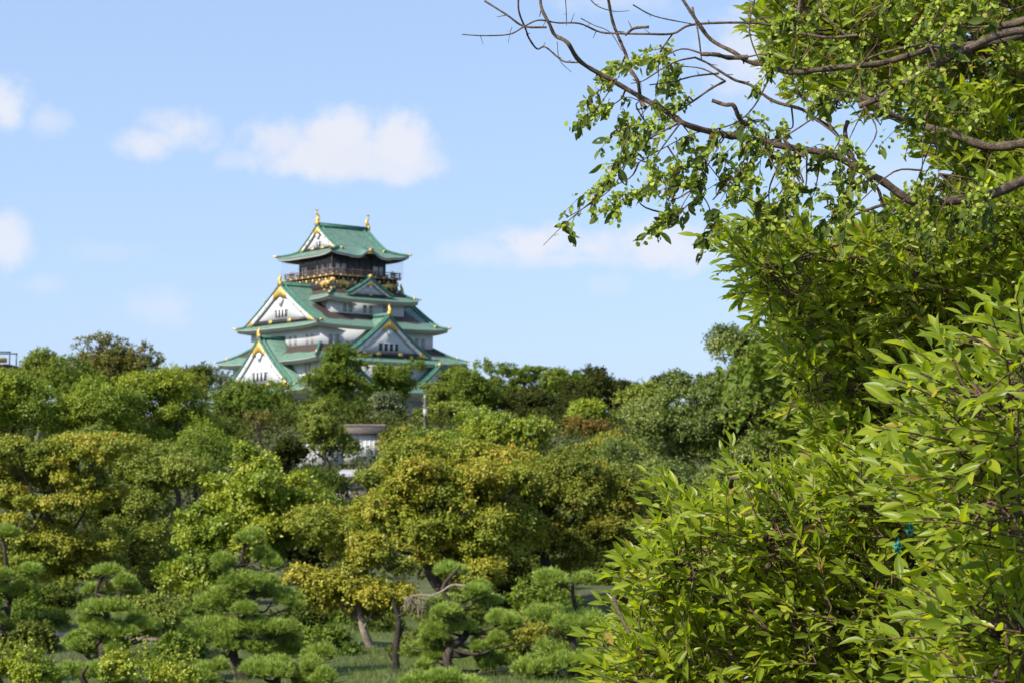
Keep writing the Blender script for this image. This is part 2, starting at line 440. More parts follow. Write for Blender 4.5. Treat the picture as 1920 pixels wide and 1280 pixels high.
def window(face, off, c, zc, w, h, parent, mat=SHUT, bars=0):
    o, a, n = face_frame(face, off)
    f = MB()
    t = .10
    f.frame_box(o, a, n, c, .04, zc + h / 2 + t / 2, w / 2 + t, .07, t / 2)
    f.frame_box(o, a, n, c, .04, zc - h / 2 - t / 2, w / 2 + t, .07, t / 2)
    for s in (-1, 1): f.frame_box(o, a, n, c + s * (w / 2 + t / 2), .04, zc, t / 2, .07, h / 2)
    p = MB(); p.frame_box(o, a, n, c, .015, zc, w / 2, .02, h / 2)
    for k in range(bars):
        p.frame_box(o, a, n, c - w / 2 + w * (k + 1) / (bars + 1), .05, zc, .045, .02, h / 2 - .01)
    # frame and shutter of one window as a single sub-part
    wd = part(p, 'window', mat, parent)
    return wd


def skirt_roof(hbE, haE, zE, hbI, haI, zI, lift=.55, name='roof', eave_mat=EAVE, drop=.85, wall_in=None, bump=None, curve=.78):
    ns, nv = 40, 10
    roof_m = [], [], []
    V, Q, S = [], [], []
    E = MB()
    for fi, (lenE, lenI, dE, dI, face) in enumerate(((hbE, hbI, haE, haI, 'front'), (haE, haI, hbE, hbI, 'right'), (hbE, hbI, haE, haI, 'back'), (haE, haI, hbE, hbI, 'left'))):
        _, a, n = face_frame(face, 0)
        s = np.linspace(-1, 1, ns + 1); v = np.linspace(0, 1, nv + 1)
        Sg, Vg = np.meshgrid(s, v)
        ac = Sg * (lenE + (lenI - lenE) * Vg); out = dE + (dI - dE) * Vg
        f = Vg * (curve + (1 - curve) * Vg)
        z = zE + (zI - zE) * f + lift * np.abs(Sg) ** 5 * (1 - Vg) ** 2
        if bump and face == bump[0]:
            b = bump[2] * np.exp(-(np.abs((Sg - bump[1]) / bump[3]) ** 2.6)) * (1 - Vg) ** 1.5; z = z + b
        P = ac[..., None] * a + out[..., None] * n; P[..., 2] = z
        base = len(V) and sum(len(q) for q in V)
        V.append(P.reshape(-1, 3)); S.append(Vg.ravel())
        i, j = np.meshgrid(np.arange(nv), np.arange(ns), indexing='ij'); k = (i * (ns + 1) + j).ravel() + base
        Q.append(np.stack([k, k + 1, k + ns + 2, k + ns + 1], 1))
        # plaster eave band and soffit under the tiles
        top = P[0] - np.array([0, 0, .16]); tin = top - n * .12
        tin = tin.copy(); low = tin - np.array([0, 0, drop - .16]) - n * .18
        w_out = (wall_in[0] if face in ('front', 'back') else wall_in[1]) if wall_in else dI
        lenW = (wall_in[1] if face in ('front', 'back') else wall_in[0]) if wall_in else lenI
        inner = s[:, None] * lenW * a + w_out * n; inner[:, 2] = zE - drop + .75
        rows = np.stack([P[0], top, tin, low, inner]); R = rows.reshape(-1, 3)
        i, j = np.meshgrid(np.arange(4), np.arange(ns), indexing='ij'); k = (i * (ns + 1) + j).ravel()
        E.add(R, np.stack([k, k + ns + 1, k + ns + 2, k + 1], 1))
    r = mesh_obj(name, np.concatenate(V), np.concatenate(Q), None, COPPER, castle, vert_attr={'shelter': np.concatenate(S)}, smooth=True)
    part(E, 'eave', eave_mat, r)
    for sx in (-1, 1):
        for sy in (-1, 1):
            t = np.linspace(0, 1, 9); f = t * (curve + (1 - curve) * t)
            P = np.stack([sx * (hbE + .25 + (hbI - hbE - .25) * t), sy * (haE + .25 + (haI - haE - .25) * t), zE + .16 + (zI - zE) * f + (lift + .12) * (1 - t) ** 2], 1)
            m = MB(); m.tube(P, np.linspace(.2, .32, 9), 7); rd = part(m, 'hip_ridge', COPPER_DARK, r, True)
            m = MB(); q = P[0]; m.tube(np.array([q + [-.2 * sx, -.2 * sy, 0], q + [.1 * sx, .1 * sy, .04], q + [.25 * sx, .25 * sy, .3]]), [.2, .18, .04], 7)
            part(m, 'corner_cap', GOLD, r, True)
            q = P[3]; m = MB(); m.tube(np.array([q + [.3 * sx, .3 * sy, -.2], q + [.4 * sx, .4 * sy, .08], q + [.3 * sx, .3 * sy, .42]]), [.26, .26, .08], 7)
            part(m, 'ridge_end', GOLD, r, True)
    return r


def strip_panel(mb, o, a, n, ts, zb, zt, n0, n1):
    """solid between lower curve zb(t) and upper curve zt(t)"""
    m = len(ts)
    V = []
    for nn in (n0, n1):
        for z in (zb, zt):
            V += [o + a * t + n * nn + np.array([0, 0, zz]) for t, zz in zip(ts, z)]
    Q = []
    def idx(nn, z, i): return nn * 2 * m + z * m + i
    for i in range(m - 1):
        Q += [(idx(1, 0, i), idx(1, 0, i + 1), idx(1, 1, i + 1), idx(1, 1, i)), (idx(0, 0, i), idx(0, 1, i), idx(0, 1, i + 1), idx(0, 0, i + 1)),
              (idx(0, 1, i), idx(1, 1, i), idx(1, 1, i + 1), idx(0, 1, i + 1)), (idx(0, 0, i), idx(0, 0, i + 1), idx(1, 0, i + 1), idx(1, 0, i))]
    for i in (0, m - 1): Q.append((idx(0, 0, i), idx(1, 0, i), idx(1, 1, i), idx(0, 1, i)))
    mb.add(V, Q)


def gable_front(parent, o, a, n, hw, zb, za, prof, barge=.95, win=4, nwall=0.0, nbarge=.42, floor=0.0, gold=True, corner=.24, base_h=.75, winz=.2, wsize=(.62, 1.35)):
    """decorated gable: lattice wall, white bargeboards, gold ornaments, dark base band with gold plates, windows"""
    t = np.linspace(-1, 1, 41); zt = prof(t)
    ins = .93
    m = MB(); tt = t * ins; zz = np.maximum(prof(tt) - .45, zb + floor + .02); strip_panel(m, o, a, n, tt * hw, np.full(41, zb + floor), zz, nwall - .25, nwall)
    gw = part(m, 'gable_wall', LATTICE, parent)
    m = MB()
    for s in (-1, 1):
        q = np.linspace(0, 1, 22) * s; zt = prof(q) - .12
        # board is thick measured square to the slope
        strip_panel(m, o, a, n, q * hw, np.maximum(zt - barge, zb - .1), np.maximum(zt, zb + .02), nbarge - .28, nbarge)
    part(m, 'bargeboard', PLASTER, parent)
    if gold:
        m = MB()
        wq = .19
        for s in (-1, 1):
            q = np.linspace(0, wq, 8) * s; zt = prof(q) - .26
            th = np.linspace(barge * 1.9, barge * .75, 8)
            strip_panel(m, o, a, n, q * hw, zt - th, zt, nbarge + .004, nbarge + .07)
        part(m, 'gable_crest', GOLD, parent)
        # plaster pendant under the crest
        m = MB(); zc = za - barge * 3.1; r = barge * .75
        m.prism([(0, zc - r * 1.3), (r * .8, zc - r * .2), (r * 1.25, zc + r * .5), (0, zc + r), (-r * 1.25, zc + r * .5), (-r * .8, zc - r * .2)], o, a, n, nbarge - .25, nbarge - .02)
        part(m, 'gable_pendant', PLASTER, parent)
        for s in (-1, 1):
            q = np.linspace(1 - corner, .99, 8) * s; zt = np.minimum(prof(q) - .22, 1e9); m = MB()
            lo = np.full(8, zb + .02)
            strip_panel(m, o, a, n, q * hw, np.minimum(lo, zt - .02), zt, nbarge + .004, nbarge + .08)
            part(m, 'corner_plate', GOLD, parent)
        for s in (-1, 1):
            for f in (.42, .62):
                m = MB(); zc = float(prof(f)) - .12 - barge * .5; m.tube(np.array([o + a * s * f * hw + n * (nbarge + d) + np.array([0, 0, zc]) for d in (0, .12)]), [.24, .2], 8)
                m.add([o + a * (s * f * hw + .2 * math.cos(x)) + n * (nbarge + .12) + np.array([0, 0, zc + .2 * math.sin(x)]) for x in np.arange(8) * math.pi / 4], T=[(0, i, i + 1) for i in range(1, 7)])
                part(m, 'boss', GOLD, parent)
    m = MB(); m.frame_box(o, a, n, 0, nbarge - .15, zb + base_h / 2, hw * (1 - corner - .02), .1, base_h / 2); part(m, 'base_band', BLACK, parent)
    for c in (-.27, .27) if hw > 6.5 else (0,):
        m = MB(); m.frame_box(o, a, n, c * hw, nbarge - .02, zb + base_h * .5, .62 if hw > 6.5 else .42, .05, base_h * .42); part(m, 'band_plate', GOLD, parent)
    if win:
        w, h = wsize
        sp = w * 1.75
        for i in range(win):
            c = (i - (win - 1) / 2) * sp; p = MB(); zc = zb + base_h + winz + h / 2
            p.frame_box(o, a, n, c, nwall + .02, zc, w / 2, .03, h / 2)
            for k in (-.5, .5): p.frame_box(o, a, n, c + k * w * .45, nwall + .07, zc, .035, .03, h / 2)
            part(p, 'gable_window', SHUTD, parent)
            p = MB()
            if i < win - 1: p.frame_box(o, a, n, c + sp / 2, nwall + .06, zc, (sp - w) / 2 * .8, .08, h / 2 + .06); part(p, 'window_post', PLASTER, parent)
        p = MB(); p.frame_box(o, a, n, 0, nwall + .08, zb + base_h + winz + h + .1, sp * win / 2 + .1, .1, .08); part(p, 'window_lintel', PLASTER, parent)


def finial(parent, o, a, n, z, s=1.0, fish=True):
    m = MB()
    prof = [(-.55, 0), (.55, 0), (.72, .55), (.5, 1.1), (0, 1.3), (-.5, 1.1), (-.72, .55)]
    m.prism([(x * s, z + y * s) for x, y in prof], o, a, n, -.25 * s, .35 * s)
    m.tube(np.array([o + n * (.35 + d) * s + np.array([0, 0, z + .6 * s]) for d in (0, .12)]), [.3 * s, .2 * s], 8)
    if fish:
        P = [o + n * x * s + np.array([0, 0, z + y * s]) for x, y in ((.1, 1.0), (.12, 1.5), (-.05, 2.0), (-.25, 2.4), (-.2, 2.75), (.05, 3.05))]
        m.tube(smooth_path(P, 3), np.interp(np.linspace(0, 1, 16), [0, .3, .7, 1], [.5 * s, .4 * s, .24 * s, .04 * s]), 7)
    part(m, 'finial', GOLD, parent)


def dormer(face, off, c0, hw, zb, za, depth, over=.55, win=4, fish=True, fin=1.0, barge=.95, winz=.35, wsize=(.75, 1.5), base_h=.8, curve=.28):
    o, a, n = face_frame(face, off); o = o + a * c0
    def prof(t):
        t = np.abs(t); return za - (za - zb) * t * (1 + curve * (1 - t))
    t = np.linspace(-1.04, 1.04, 43); zt = prof(np.clip(t, -1, 1)) + .30 - (np.abs(t) > 1) * .0
    m = MB(); V, Q = [], []
    for nn in (over, -depth):
        for dz in (0, -.34): V += [o + a * (x * hw) + n * nn + np.array([0, 0, z + dz]) for x, z in zip(t, zt)]
    c = len(t)
    for i in range(c - 1):
        Q += [(i, i + 1, 2 * c + i + 1, 2 * c + i), (c + i, 3 * c + i, 3 * c + i + 1, c + i + 1), (i, c + i, c + i + 1, i + 1)]
    for i in (0, c - 1): Q.append((i, c + i, 3 * c + i, 2 * c + i))
    zz = np.array(V)[:, 2]
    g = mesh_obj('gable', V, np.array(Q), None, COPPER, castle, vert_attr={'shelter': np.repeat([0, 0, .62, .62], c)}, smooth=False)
    for s in (-1, 1):
        for nn, r in ((over - .12, .26), (over - 1.15, .24)):
            q = np.linspace(0, 1.02, 14); P = np.array([o + a * (s * x * hw) + n * nn + np.array([0, 0, float(prof(min(x, 1))) + .42]) for x in q])
            m = MB(); m.tube(P, r, 6); part(m, 'verge_ridge', COPPER_DARK, g, True)
            if nn < over - .5 and hw > 6:
                m = MB(); q0 = P[-1]; m.tube(np.array([q0 - a * s * .2, q0 + a * s * .12]), [.36, .3], 8); part(m, 'ridge_end', GOLD, g)
    m = MB(); m.frame_box(o, a, n, 0, (over - .35 - depth) / 2, za + .62, .3, (over + depth - .3) / 2, .36); part(m, 'main_ridge', COPPER_DARK, g)
    finial(g, o + n * (over - .2), a, n, za + .35, fin * .86, fish)
    gable_front(g, o, a, n, hw, zb, za, prof, barge, win, winz=winz, wsize=wsize, base_h=base_h)
    return g


def irimoya(hbE, haE, zE, zR, hbV, zG, lift, curve, rec=1.0, bump=None, wall_in=None, eave_mat=EAVE, drop=.8, win=4, fin=.9, barge=.9, ridge_h=.45, base_h=.7, wsize=(.7, 1.3), stain=None, winz=.3):
    """hip-and-gable roof, ridge along x"""
    def g(t): return zE + (zR - zE) * t * (curve + (1 - curve) * t)
    ts = np.linspace(0, 1, 200); tG = float(np.interp(zG, g(ts), ts))      # slope fraction where gables start
    ns, nv = 48, 22
    V, Q, S = [], [], []; E = MB(); ED = MB(); cnt = 0
    for face in ('front', 'back', 'left', 'right'):
        _, a, n = face_frame(face, 0); s = np.linspace(-1, 1, ns + 1)
        if face in ('front', 'back'):
            v = np.unique(np.concatenate([np.linspace(0, tG, 8), np.linspace(tG, 1, nv - 7)])); Sg, Vg = np.meshgrid(s, v)
            hl = np.where(Vg < tG, hbE + (hbV - hbE) * Vg / tG, hbV); out = haE * (1 - Vg)
            # far corner flare only in the hipped part
            z = g(Vg) + lift * np.abs(Sg) ** 5 * np.clip(1 - Vg / tG, 0, 1) ** 2 if tG > 0 else g(Vg)
            lenW, dW, lenE, dE = (wall_in[0], wall_in[1], hbE, haE)
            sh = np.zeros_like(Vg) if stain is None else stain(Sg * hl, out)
        else:
            v = np.linspace(0, 1, 9); Sg, Vg = np.meshgrid(s, v); tv = Vg * tG
            hl = haE * (1 - tv); out = hbE + (hbV - .55 * rec - hbE) * Vg
            z = g(tv) + lift * np.abs(Sg) ** 5 * (1 - Vg) ** 2
            lenW, dW, lenE, dE = (wall_in[1], wall_in[0], haE, hbE)
            sh = np.zeros_like(Vg)
        if bump and face == bump[0]:
            b = bump[2] * np.exp(-(np.abs((Sg * hl / lenE - bump[1]) / bump[3]) ** 2.8)) * np.clip(1 - Vg / .42, 0, 1) ** 1.3
            b = b - .22 * np.exp(-(((np.abs(Sg * hl / lenE - bump[1]) - bump[3] * 1.7) / (bump[3] * .8)) ** 2)) * np.clip(1 - Vg / .3, 0, 1) ** 1.5
            z = z + b
        P = (Sg * hl)[..., None] * a + out[..., None] * n; P[..., 2] = z
        V.append(P.reshape(-1, 3)); S.append(sh.ravel()); nvv = len(v) - 1
        i, j = np.meshgrid(np.arange(nvv), np.arange(ns), indexing='ij'); k = (i * (ns + 1) + j).ravel() + cnt
        Q.append(np.stack([k, k + 1, k + ns + 2, k + ns + 1], 1)); cnt += P.shape[0] * P.shape[1]
        top = P[0] - np.array([0, 0, .16]); tin = top - n * .12; low = tin - np.array([0, 0, drop - .16]) - n * .18
        inner = s[:, None] * lenW * a + dW * n; inner[:, 2] = zE - drop + .75
        if eave_mat is not EAVE:
            R = np.stack([top + n * .012, top + n * .012 - np.array([0, 0, .30]), low + n * .02 + np.array([0, 0, .05])]).reshape(-1, 3)
            i, j = np.meshgrid(np.arange(2), np.arange(ns), indexing='ij'); k = (i * (ns + 1) + j).ravel()
            ED.add(R, np.stack([k, k + ns + 1, k + ns + 2, k + 1], 1))
        R = np.stack([P[0], top, tin, low, inner]).reshape(-1, 3)
        i, j = np.meshgrid(np.arange(4), np.arange(ns), indexing='ij'); k = (i * (ns + 1) + j).ravel()
        E.add(R, np.stack([k, k + ns + 1, k + ns + 2, k + 1], 1))
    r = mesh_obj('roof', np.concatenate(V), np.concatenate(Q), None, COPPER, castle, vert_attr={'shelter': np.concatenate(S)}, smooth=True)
    part(E, 'eave', eave_mat, r)
    if eave_mat is not EAVE: part(ED, 'eave_edge', EAVE, r)
    yG = haE * (1 - tG)
    for sx in (-1, 1):
        for sy in (-1, 1):
            t = np.linspace(0, tG, 8)
            P = np.stack([sx * (hbE + .2 + (hbV - .55 * rec - hbE - .2) * t / tG), sy * (haE + .2) * (1 - t), g(t) + .15 + lift * (1 - t / tG) ** 2], 1)
            m = MB(); m.tube(P, np.linspace(.2, .3, 8), 7); part(m, 'hip_ridge', COPPER_DARK, r, True)
            q = P[0]; m = MB(); m.tube(np.array([q + [-.25 * sx, -.25 * sy, 0], q + [.12 * sx, .12 * sy, .06], q + [.3 * sx, .3 * sy, .35]]), [.26, .24, .05], 7); part(m, 'corner_cap', GOLD, r, True)
            for xo, rr in ((.1, .26), (1.25, .24)):
                t2 = np.linspace(tG * .96 if xo < 1 else tG * .8, .985, 16)
                P = np.stack([np.full(16, sx * (hbV - xo)), sy * haE * (1 - t2), g(t2) + .15], 1); m = MB(); m.tube(P, rr, 6); part(m, 'verge_ridge', COPPER_DARK, r, True)
                if xo > 1:
                    m = MB(); q = P[0]; m.tube(np.array([q, q + [0, sy * .35, -.05]]), [.42, .36], 9); part(m, 'ridge_end', GOLD, r)
        o, a, n = face_frame('left' if sx < 0 else 'right', hbV - .55 * rec)
        def prof(t): return g(1 - np.abs(t) * (1 - tG))
        gp = bpy.data.objects.new('gable', None); gp.parent = r
        gable_front(r, o, a, n, yG, zG, zR, prof, barge, win, nbarge=.48 * rec, base_h=base_h, wsize=wsize, corner=.2, winz=winz)
        bpy.data.objects.remove(gp)
    m = MB(); m.box(-hbV - .05, hbV + .05, -.34, .34, zR - .15, zR + ridge_h); m.box(-hbV - .1, hbV + .1, -.42, .42, zR + ridge_h + .003, zR + ridge_h + .22); part(m, 'main_ridge', COPPER_DARK, r)
    return r, g, tG


def ridge_fish(x, z, sx, s=1.0):
    """gilded dolphin-fish standing on a ridge end, tail up"""
    m = MB()
    prof = [(-.55, -.9), (.55, -.9), (.75, -.1), (.5, .5), (0, .7), (-.5, .5), (-.75, -.1)]
    m.prism([(p * s, z + q * s) for p, q in prof], np.array([x, 0, 0]), YA, XA * sx, -.1 * s, .45 * s)
    P = [(x - sx * u * s, 0, z + v * s) for u, v in ((-.2, .4), (.15, .95), (.28, 1.5), (.05, 2.1), (-.35, 2.55), (-.35, 3.0))]
    Ps = smooth_path(P, 4); R = np.interp(np.linspace(0, 1, len(Ps)), [0, .2, .55, .85, 1], [.5, .52, .36, .2, .08]) * s
    m.tube(Ps, R, 8)
    tip = np.array(P[-1])
    for du, dv in ((.75, .45), (.25, .75), (-.45, .55)):           # tail fan
        q = tip + np.array([-sx * du * s, 0, dv * s]); m.tube(np.array([tip, (tip + q) / 2 + [0, 0, .05], q]), [.12 * s, .14 * s, .02], 5)
    for k in (4, 8, 12):                                            # back fins
        q = Ps[k]; m.tube(np.array([q, q + np.array([sx * .55 * s, 0, .25 * s])]), [.2 * s, .02], 5)
    for k in (4,):
        for sy in (-1, 1): q = Ps[k]; m.tube(np.array([q, q + np.array([-sx * .3 * s, sy * .7 * s, .1])]), [.2 * s, .03], 5)
    part(m, 'ridge_fish', GOLD, castle, True)


def build_castle():
    # stone base and lowest storey, mostly behind the trees
    m = MB(); V = []
    for hb, ha, z in ((24, 23, 9), (21.6, 21, 16), (20.4, 19.8, 21.2)):
        V += [(-hb, -ha, z), (hb, -ha, z), (hb, ha, z), (-hb, ha, z)]
    Q = [(r * 4 + i, r * 4 + (i + 1) % 4, r * 4 + 4 + (i + 1) % 4, r * 4 + 4 + i) for r in range(2) for i in range(4)] + [(8, 9, 10, 11)]
    m.add(V, Q); part(m, 'stone_base', STONE, castle)
    w0 = wall_storey(19.8, 19.2, 21.2, 24.0)
    w1 = wall_storey(17.3, 17.2, 23.8, 30.2)
    w2 = wall_storey(15.02, 13.45, 32.6, 37.4)
    w3 = wall_storey(9.74, 9.72, 39.4, 43.7)
    skirt_roof(23.4, 22.6, 22.9, 17.32, 17.22, 26.0, lift=.5, wall_in=(19.2, 19.8))
    skirt_roof(20.0, 19.3, 29.45, 15.04, 13.47, 33.0, lift=.5, wall_in=(17.2, 17.3))
    for c in (-10.6, -8.7, -4.2, -2.2, 2.2, 4.2, 8.7, 10.6):
        window('left', 15.02, -c, 34.1, .95, 2.0, w2)
    for c in (-12.3, -10.6, 10.6, 12.3): window('front', 13.45, c, 34.1, .98, 2.05, w2)
    for c in (-13.1, -11.7): window('left', 17.3, -c, 27.95, .85, 1.8, w1)
    for c in (-15.6, -14.2, -9, -7.6, -1, .6, 14.5, 15.9): window('front', 17.2, c, 27.4, .9, 1.8, w1)
    for c in (-6.1, -4.6, -.8, .8, 4.6, 6.1): window('front', 9.72, c, 41.25, .95, 1.7, w3)
    for c in (-5, -3.5): window('left', 9.74, c, 41.3, .95, 1.6, w3)
    for c in (7.6, ): window('left', 9.74, c, 41.9, .8, 1.4, w3)
    # big hip-and-gable roof of the third storey
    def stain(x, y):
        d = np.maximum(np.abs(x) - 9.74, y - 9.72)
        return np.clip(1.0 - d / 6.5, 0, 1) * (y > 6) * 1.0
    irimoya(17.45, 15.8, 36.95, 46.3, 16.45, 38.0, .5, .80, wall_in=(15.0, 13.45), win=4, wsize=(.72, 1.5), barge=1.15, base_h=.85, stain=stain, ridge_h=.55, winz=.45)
    for sx in (-1, 1):
        o, a, n = face_frame('left' if sx < 0 else 'right', 16.35); finial(castle, o, a, n, 46.1, .85, True)
    # third roof, then the black lacquered storey
    skirt_roof(12.0, 12.15, 43.1, 8.82, 9.12, 45.3, lift=.45, wall_in=(9.72, 9.74))
    w4 = wall_storey(8.8, 9.1, 44.9, 48.2, BLACK, 8.5, 8.8)
    # gables
    dormer('left', 21.2, 0, 12.6, 24.0, 34.2, 6.6, fin=.95, barge=1.15, wsize=(.85, 1.7), winz=.6, base_h=.9)
    dormer('front', 17.4, 0, 10.75, 30.75, 39.0, 7.2, fin=.95, barge=1.05, wsize=(.8, 1.5), winz=.35)
    dormer('front', 11.0, -.4, 5.9, 44.05, 47.6, 2.6, over=.5, win=0, fish=False, fin=.75, barge=.55, base_h=.35, curve=.2)
    dormer('front', 20.4, 11.3, 5.2, 24.4, 28.5, 3.4, over=.6, win=2, fish=False, fin=.75, barge=.6, base_h=.4, wsize=(.5, .8))
    dormer('front', 20.4, -11.3, 5.2, 24.4, 28.5, 3.4, over=.6, win=2, fish=False, fin=.75, barge=.6, base_h=.4, wsize=(.5, .8))
    # gilded beasts and plates on the black storey
    body = [(-1.75, .35), (-1.45, .75), (-1.0, .62), (-.7, .95), (-.2, 1.05), (.5, 1.0), (1.0, 1.1), (1.35, .95), (1.55, .55), (1.45, .15), (1.1, .1), (1.0, -.25), (1.25, -.7), (.8, -.75),
            (.6, -.25), (.25, -.05), (-.3, -.05), (-.6, -.3), (-.5, -.75), (-.95, -.75), (-1.1, -.3), (-1.35, .05)]
    def beast(face, off, c, flip):
        o, a, n = face_frame(face, off)
        P = [(c + flip * x, 46.35 + y * .88) for x, y in body]
        m = MB(); k = len(P); ctr = []
        for nn in (0.02, .16):
            ctr.append(None)
        V = [o + a * x + n * .02 + np.array([0, 0, z]) for x, z in P] + [o + a * x + n * .14 + np.array([0, 0, z]) for x, z in P]
        sp = [(c + flip * x, 46.35 + y * .88) for x, y in ((-1.2, .45), (-.8, .35), (-.3, .5), (.3, .5), (.8, .45), (1.25, .6))]
        V += [o + a * x + n * .34 + np.array([0, 0, z]) for x, z in sp]
        T = []; Qs = [(i, (i + 1) % k, k + (i + 1) % k, k + i) for i in range(k)]
        near = [int(np.argmin([(P[i][0] - q[0]) ** 2 + (P[i][1] - q[1]) ** 2 for q in sp])) for i in range(k)]
        for i in range(k):
            j = (i + 1) % k; T.append((k + i, k + j, 2 * k + near[i]))
            if near[i] != near[j]: T.append((k + j, 2 * k + near[j], 2 * k + near[i]))
        m.add(V, Qs, T)
        # curling tail
        tp = [o + a * (c + flip * x) + n * .15 + np.array([0, 0, 46.35 + y]) for x, y in ((1.4, .3), (1.75, .1), (1.95, .4), (1.8, .8), (1.55, .75))]
        m.tube(smooth_path(tp, 3), .12, 5)
        part(m, 'tiger_relief', GOLD, w4)
    for face, off in (('front', 9.02), ('left', 8.72)):
        h = 8.8 if face == 'front' else 9.1
        for c in (-5.85, 5.85): beast(face, off, c, -1 if c < 0 else 1)
        o, a, n = face_frame(face, off)
        def plate(c, z, sx, sz):
            m = MB(); m.prism([(c + sx * math.cos(x) * (1 if i % 2 else .72), z + sz * math.sin(x) * (1 if i % 2 else .72)) for i, x in enumerate(np.arange(12) * math.pi / 6)], o, a, n, .0, .16 if z < 47.3 else .05)
            part(m, 'gold_plate', GOLD, w4)
        for i, c in enumerate(np.linspace(-h + .4, h - .4, 15)):
            if i % 2 == 0: plate(c, 47.5, .36, .42)
            else: plate(c, 47.75, .16, .16)
        for c in (-5.85, 5.85): plate(c, 45.25, .5, .2)
        for c in (-8.4, 8.4):
            plate(c, 45.5, .36, .3); plate(c, 47.25, .4, .55)
        for c in (-2.9, 2.9): plate(c, 46.9, .4, .5)
    # balcony
    m = MB(); m.box(-9.05, 9.05, -9.35, 9.35, 48.2, 48.5); deck = part(m, 'balcony', WOOD, castle)
    for face, off, h in (('front', 9.2, 8.95), ('left', 8.9, 9.25), ('back', 9.2, 8.95), ('right', 8.9, 9.25)):
        o, a, n = face_frame(face, off)
        m = MB()
        for z, t in ((48.72, .07), (49.2, .06), (49.68, .09)): m.frame_box(o, a, n, 0, 0, z, h + .35, .07, t)
        part(m, 'railing', WOOD, deck)
        for c in np.linspace(-h, h, 9):
            m = MB(); m.frame_box(o, a, n, c, 0, 49.15, .1, .1, .64); part(m, 'rail_post', WOOD, deck)
            m = MB(); m.frame_box(o, a, n, c, .17, 48.4, .28, .04, .24); part(m, 'post_plate', GOLD, deck)
    # top storey
    w5 = wall_storey(6.9, 6.5, 48.3, 53.2, GALLERY)
    for face, off, h, pan in (('front', 6.5, 6.9, ((-5.0, 1.35), (4.9, 1.35))), ('left', 6.9, 6.5, ((5.2, 1.05), (2.4, .55), (.2, .5), (-4.6, 1.1)))):
        o, a, n = face_frame(face, off)
        for c, w in pan:
            m = MB(); m.frame_box(o, a, n, c, .05, 50.2, w, .04, .95); p = part(m, 'painted_panel', PANEL, w5)
            if w > 1.2:
                m = MB(); P = [(c - .55, 49.9), (c - .1, 50.15), (c + .5, 50.75), (c + .15, 50.2), (c + .35, 49.95)]
                m.prism(P, o, a, n, .09, .14); part(m, 'gold_crane', GOLD, w5)
        for c in np.linspace(-h + .1, h - .1, 9):
            m = MB(); m.frame_box(o, a, n, c, .12, 50.4, .13, .1, 2.0); part(m, 'pillar', BLACK, w5)
    # top roof
    r, g, tG = irimoya(10.45, 10.65, 52.85, 60.0, 6.9, 54.7, .75, .70, wall_in=(6.9, 6.5), eave_mat=WOOD2, drop=.5, win=2, wsize=(.5, 1.0), barge=.75, base_h=.5, bump=('front', 0.02, 1.15, .2), ridge_h=.5, winz=.25)
    # pale eave edge line
    for sx in (-1, 1): ridge_fish(sx * 6.75, 60.7, sx, .82)
    m = MB(); m.tube(np.array([[0.25, -10.9, 54.0], [.25, -10.2, 54.15]]), [.5, .45], 9); part(m, 'ridge_end', GOLD, r)
    P = np.array([[.25, -10.2 + k * .55, 54.02 + float(g(k * .55 / 10.65) - g(0)) * 1.0 + .12 + .15 * math.exp(-k)] for k in range(8)]); P[:, 2] = np.maximum(P[:, 2], [float(g((10.2 - (-10.2 - 0) - 0) * 0)) for _ in P])
    m = MB(); m.tube(P, .16, 6); part(m, 'bow_ridge', COPPER_DARK, r, True)
    m = MB(); o, a, n = face_frame('front', 10.5); m.prism([(-1.0, 53.35), (1.4, 53.35), (1.0, 53.72), (.2, 53.85), (-.6, 53.72)], o, a, n, .0, .1); part(m, 'bow_plate', GOLD, r)
    for c in (-4.6, 5.0): m = MB(); m.frame_box(o, a, n, c, -.05, 52.3, .6, .06, .14); part(m, 'eave_plate', GOLD, r)
    # bird net: fine upright wires between eave and balcony
    m = MB()
    for face, off, h in (('front', 9.75, 9.5), ('left', 9.5, 9.75), ('right', 9.5, 9.75)):
        o, a, n = face_frame(face, off)
        for c in np.arange(-h, h + .01, .62):
            m.frame_box(o, a, n, c, 0, 50.6, .014, .014, 2.1)
    part(m, 'bird_net', plain('net_wire', (.22, .23, .25), .5), castle)
    # visitors at the rail
    rng = random.Random(5)
    cols = [plain('dark_coat', (.03, .03, .045), .8), plain('maroon_coat', (.14, .035, .035), .8), plain('blue_coat', (.05, .08, .17), .8), plain('grey_coat', (.22, .22, .23), .8)]
    skin = plain('skin', (.52, .34, .25), .6); hair = plain('dark_hair', (.02, .015, .012), .6)
    R3 = np.array([[math.cos(CROT), -math.sin(CROT)], [math.sin(CROT), math.cos(CROT)]])
    spots = [('front', c) for c in (-7.6, -6.9, -5.2, -3.4, -1.8, -1.2, .9, 2.6, 7.0, 7.5, 8.0)] + [('left', c) for c in (8.2, 7.5, 5.4, -6.5, -7.2, -8.0)]
    for i, (face, c) in enumerate(spots):
        o, a, n = face_frame(face, 8.75 if face == 'front' else 8.45); q = o + a * c; xy = R3 @ q[:2] + np.array([CX, CY])
        p = thing('person', 'tiny distant visitor standing behind the railing of the castle top balcony', 'person', (xy[0], xy[1], 48.5), CROT + (0 if face == 'front' else -math.pi / 2), 'visitors along the top balcony')
        h = rng.uniform(1.55, 1.78)
        # one continuous lofted body: legs, hips, chest, shoulders, neck, head
        prof = [(0, .13, .10), (.05, .15, .12), (.25, .14, .10), (.47, .18, .13), (.52, .19, .13), (.62, .17, .12), (.74, .21, .13), (.80, .22, .12), (.83, .13, .09), (.855, .065, .06), (.88, .075, .08), (.93, .085, .10), (.975, .075, .09), (1.0, .02, .03)]
        th = np.arange(10) / 10 * 2 * math.pi
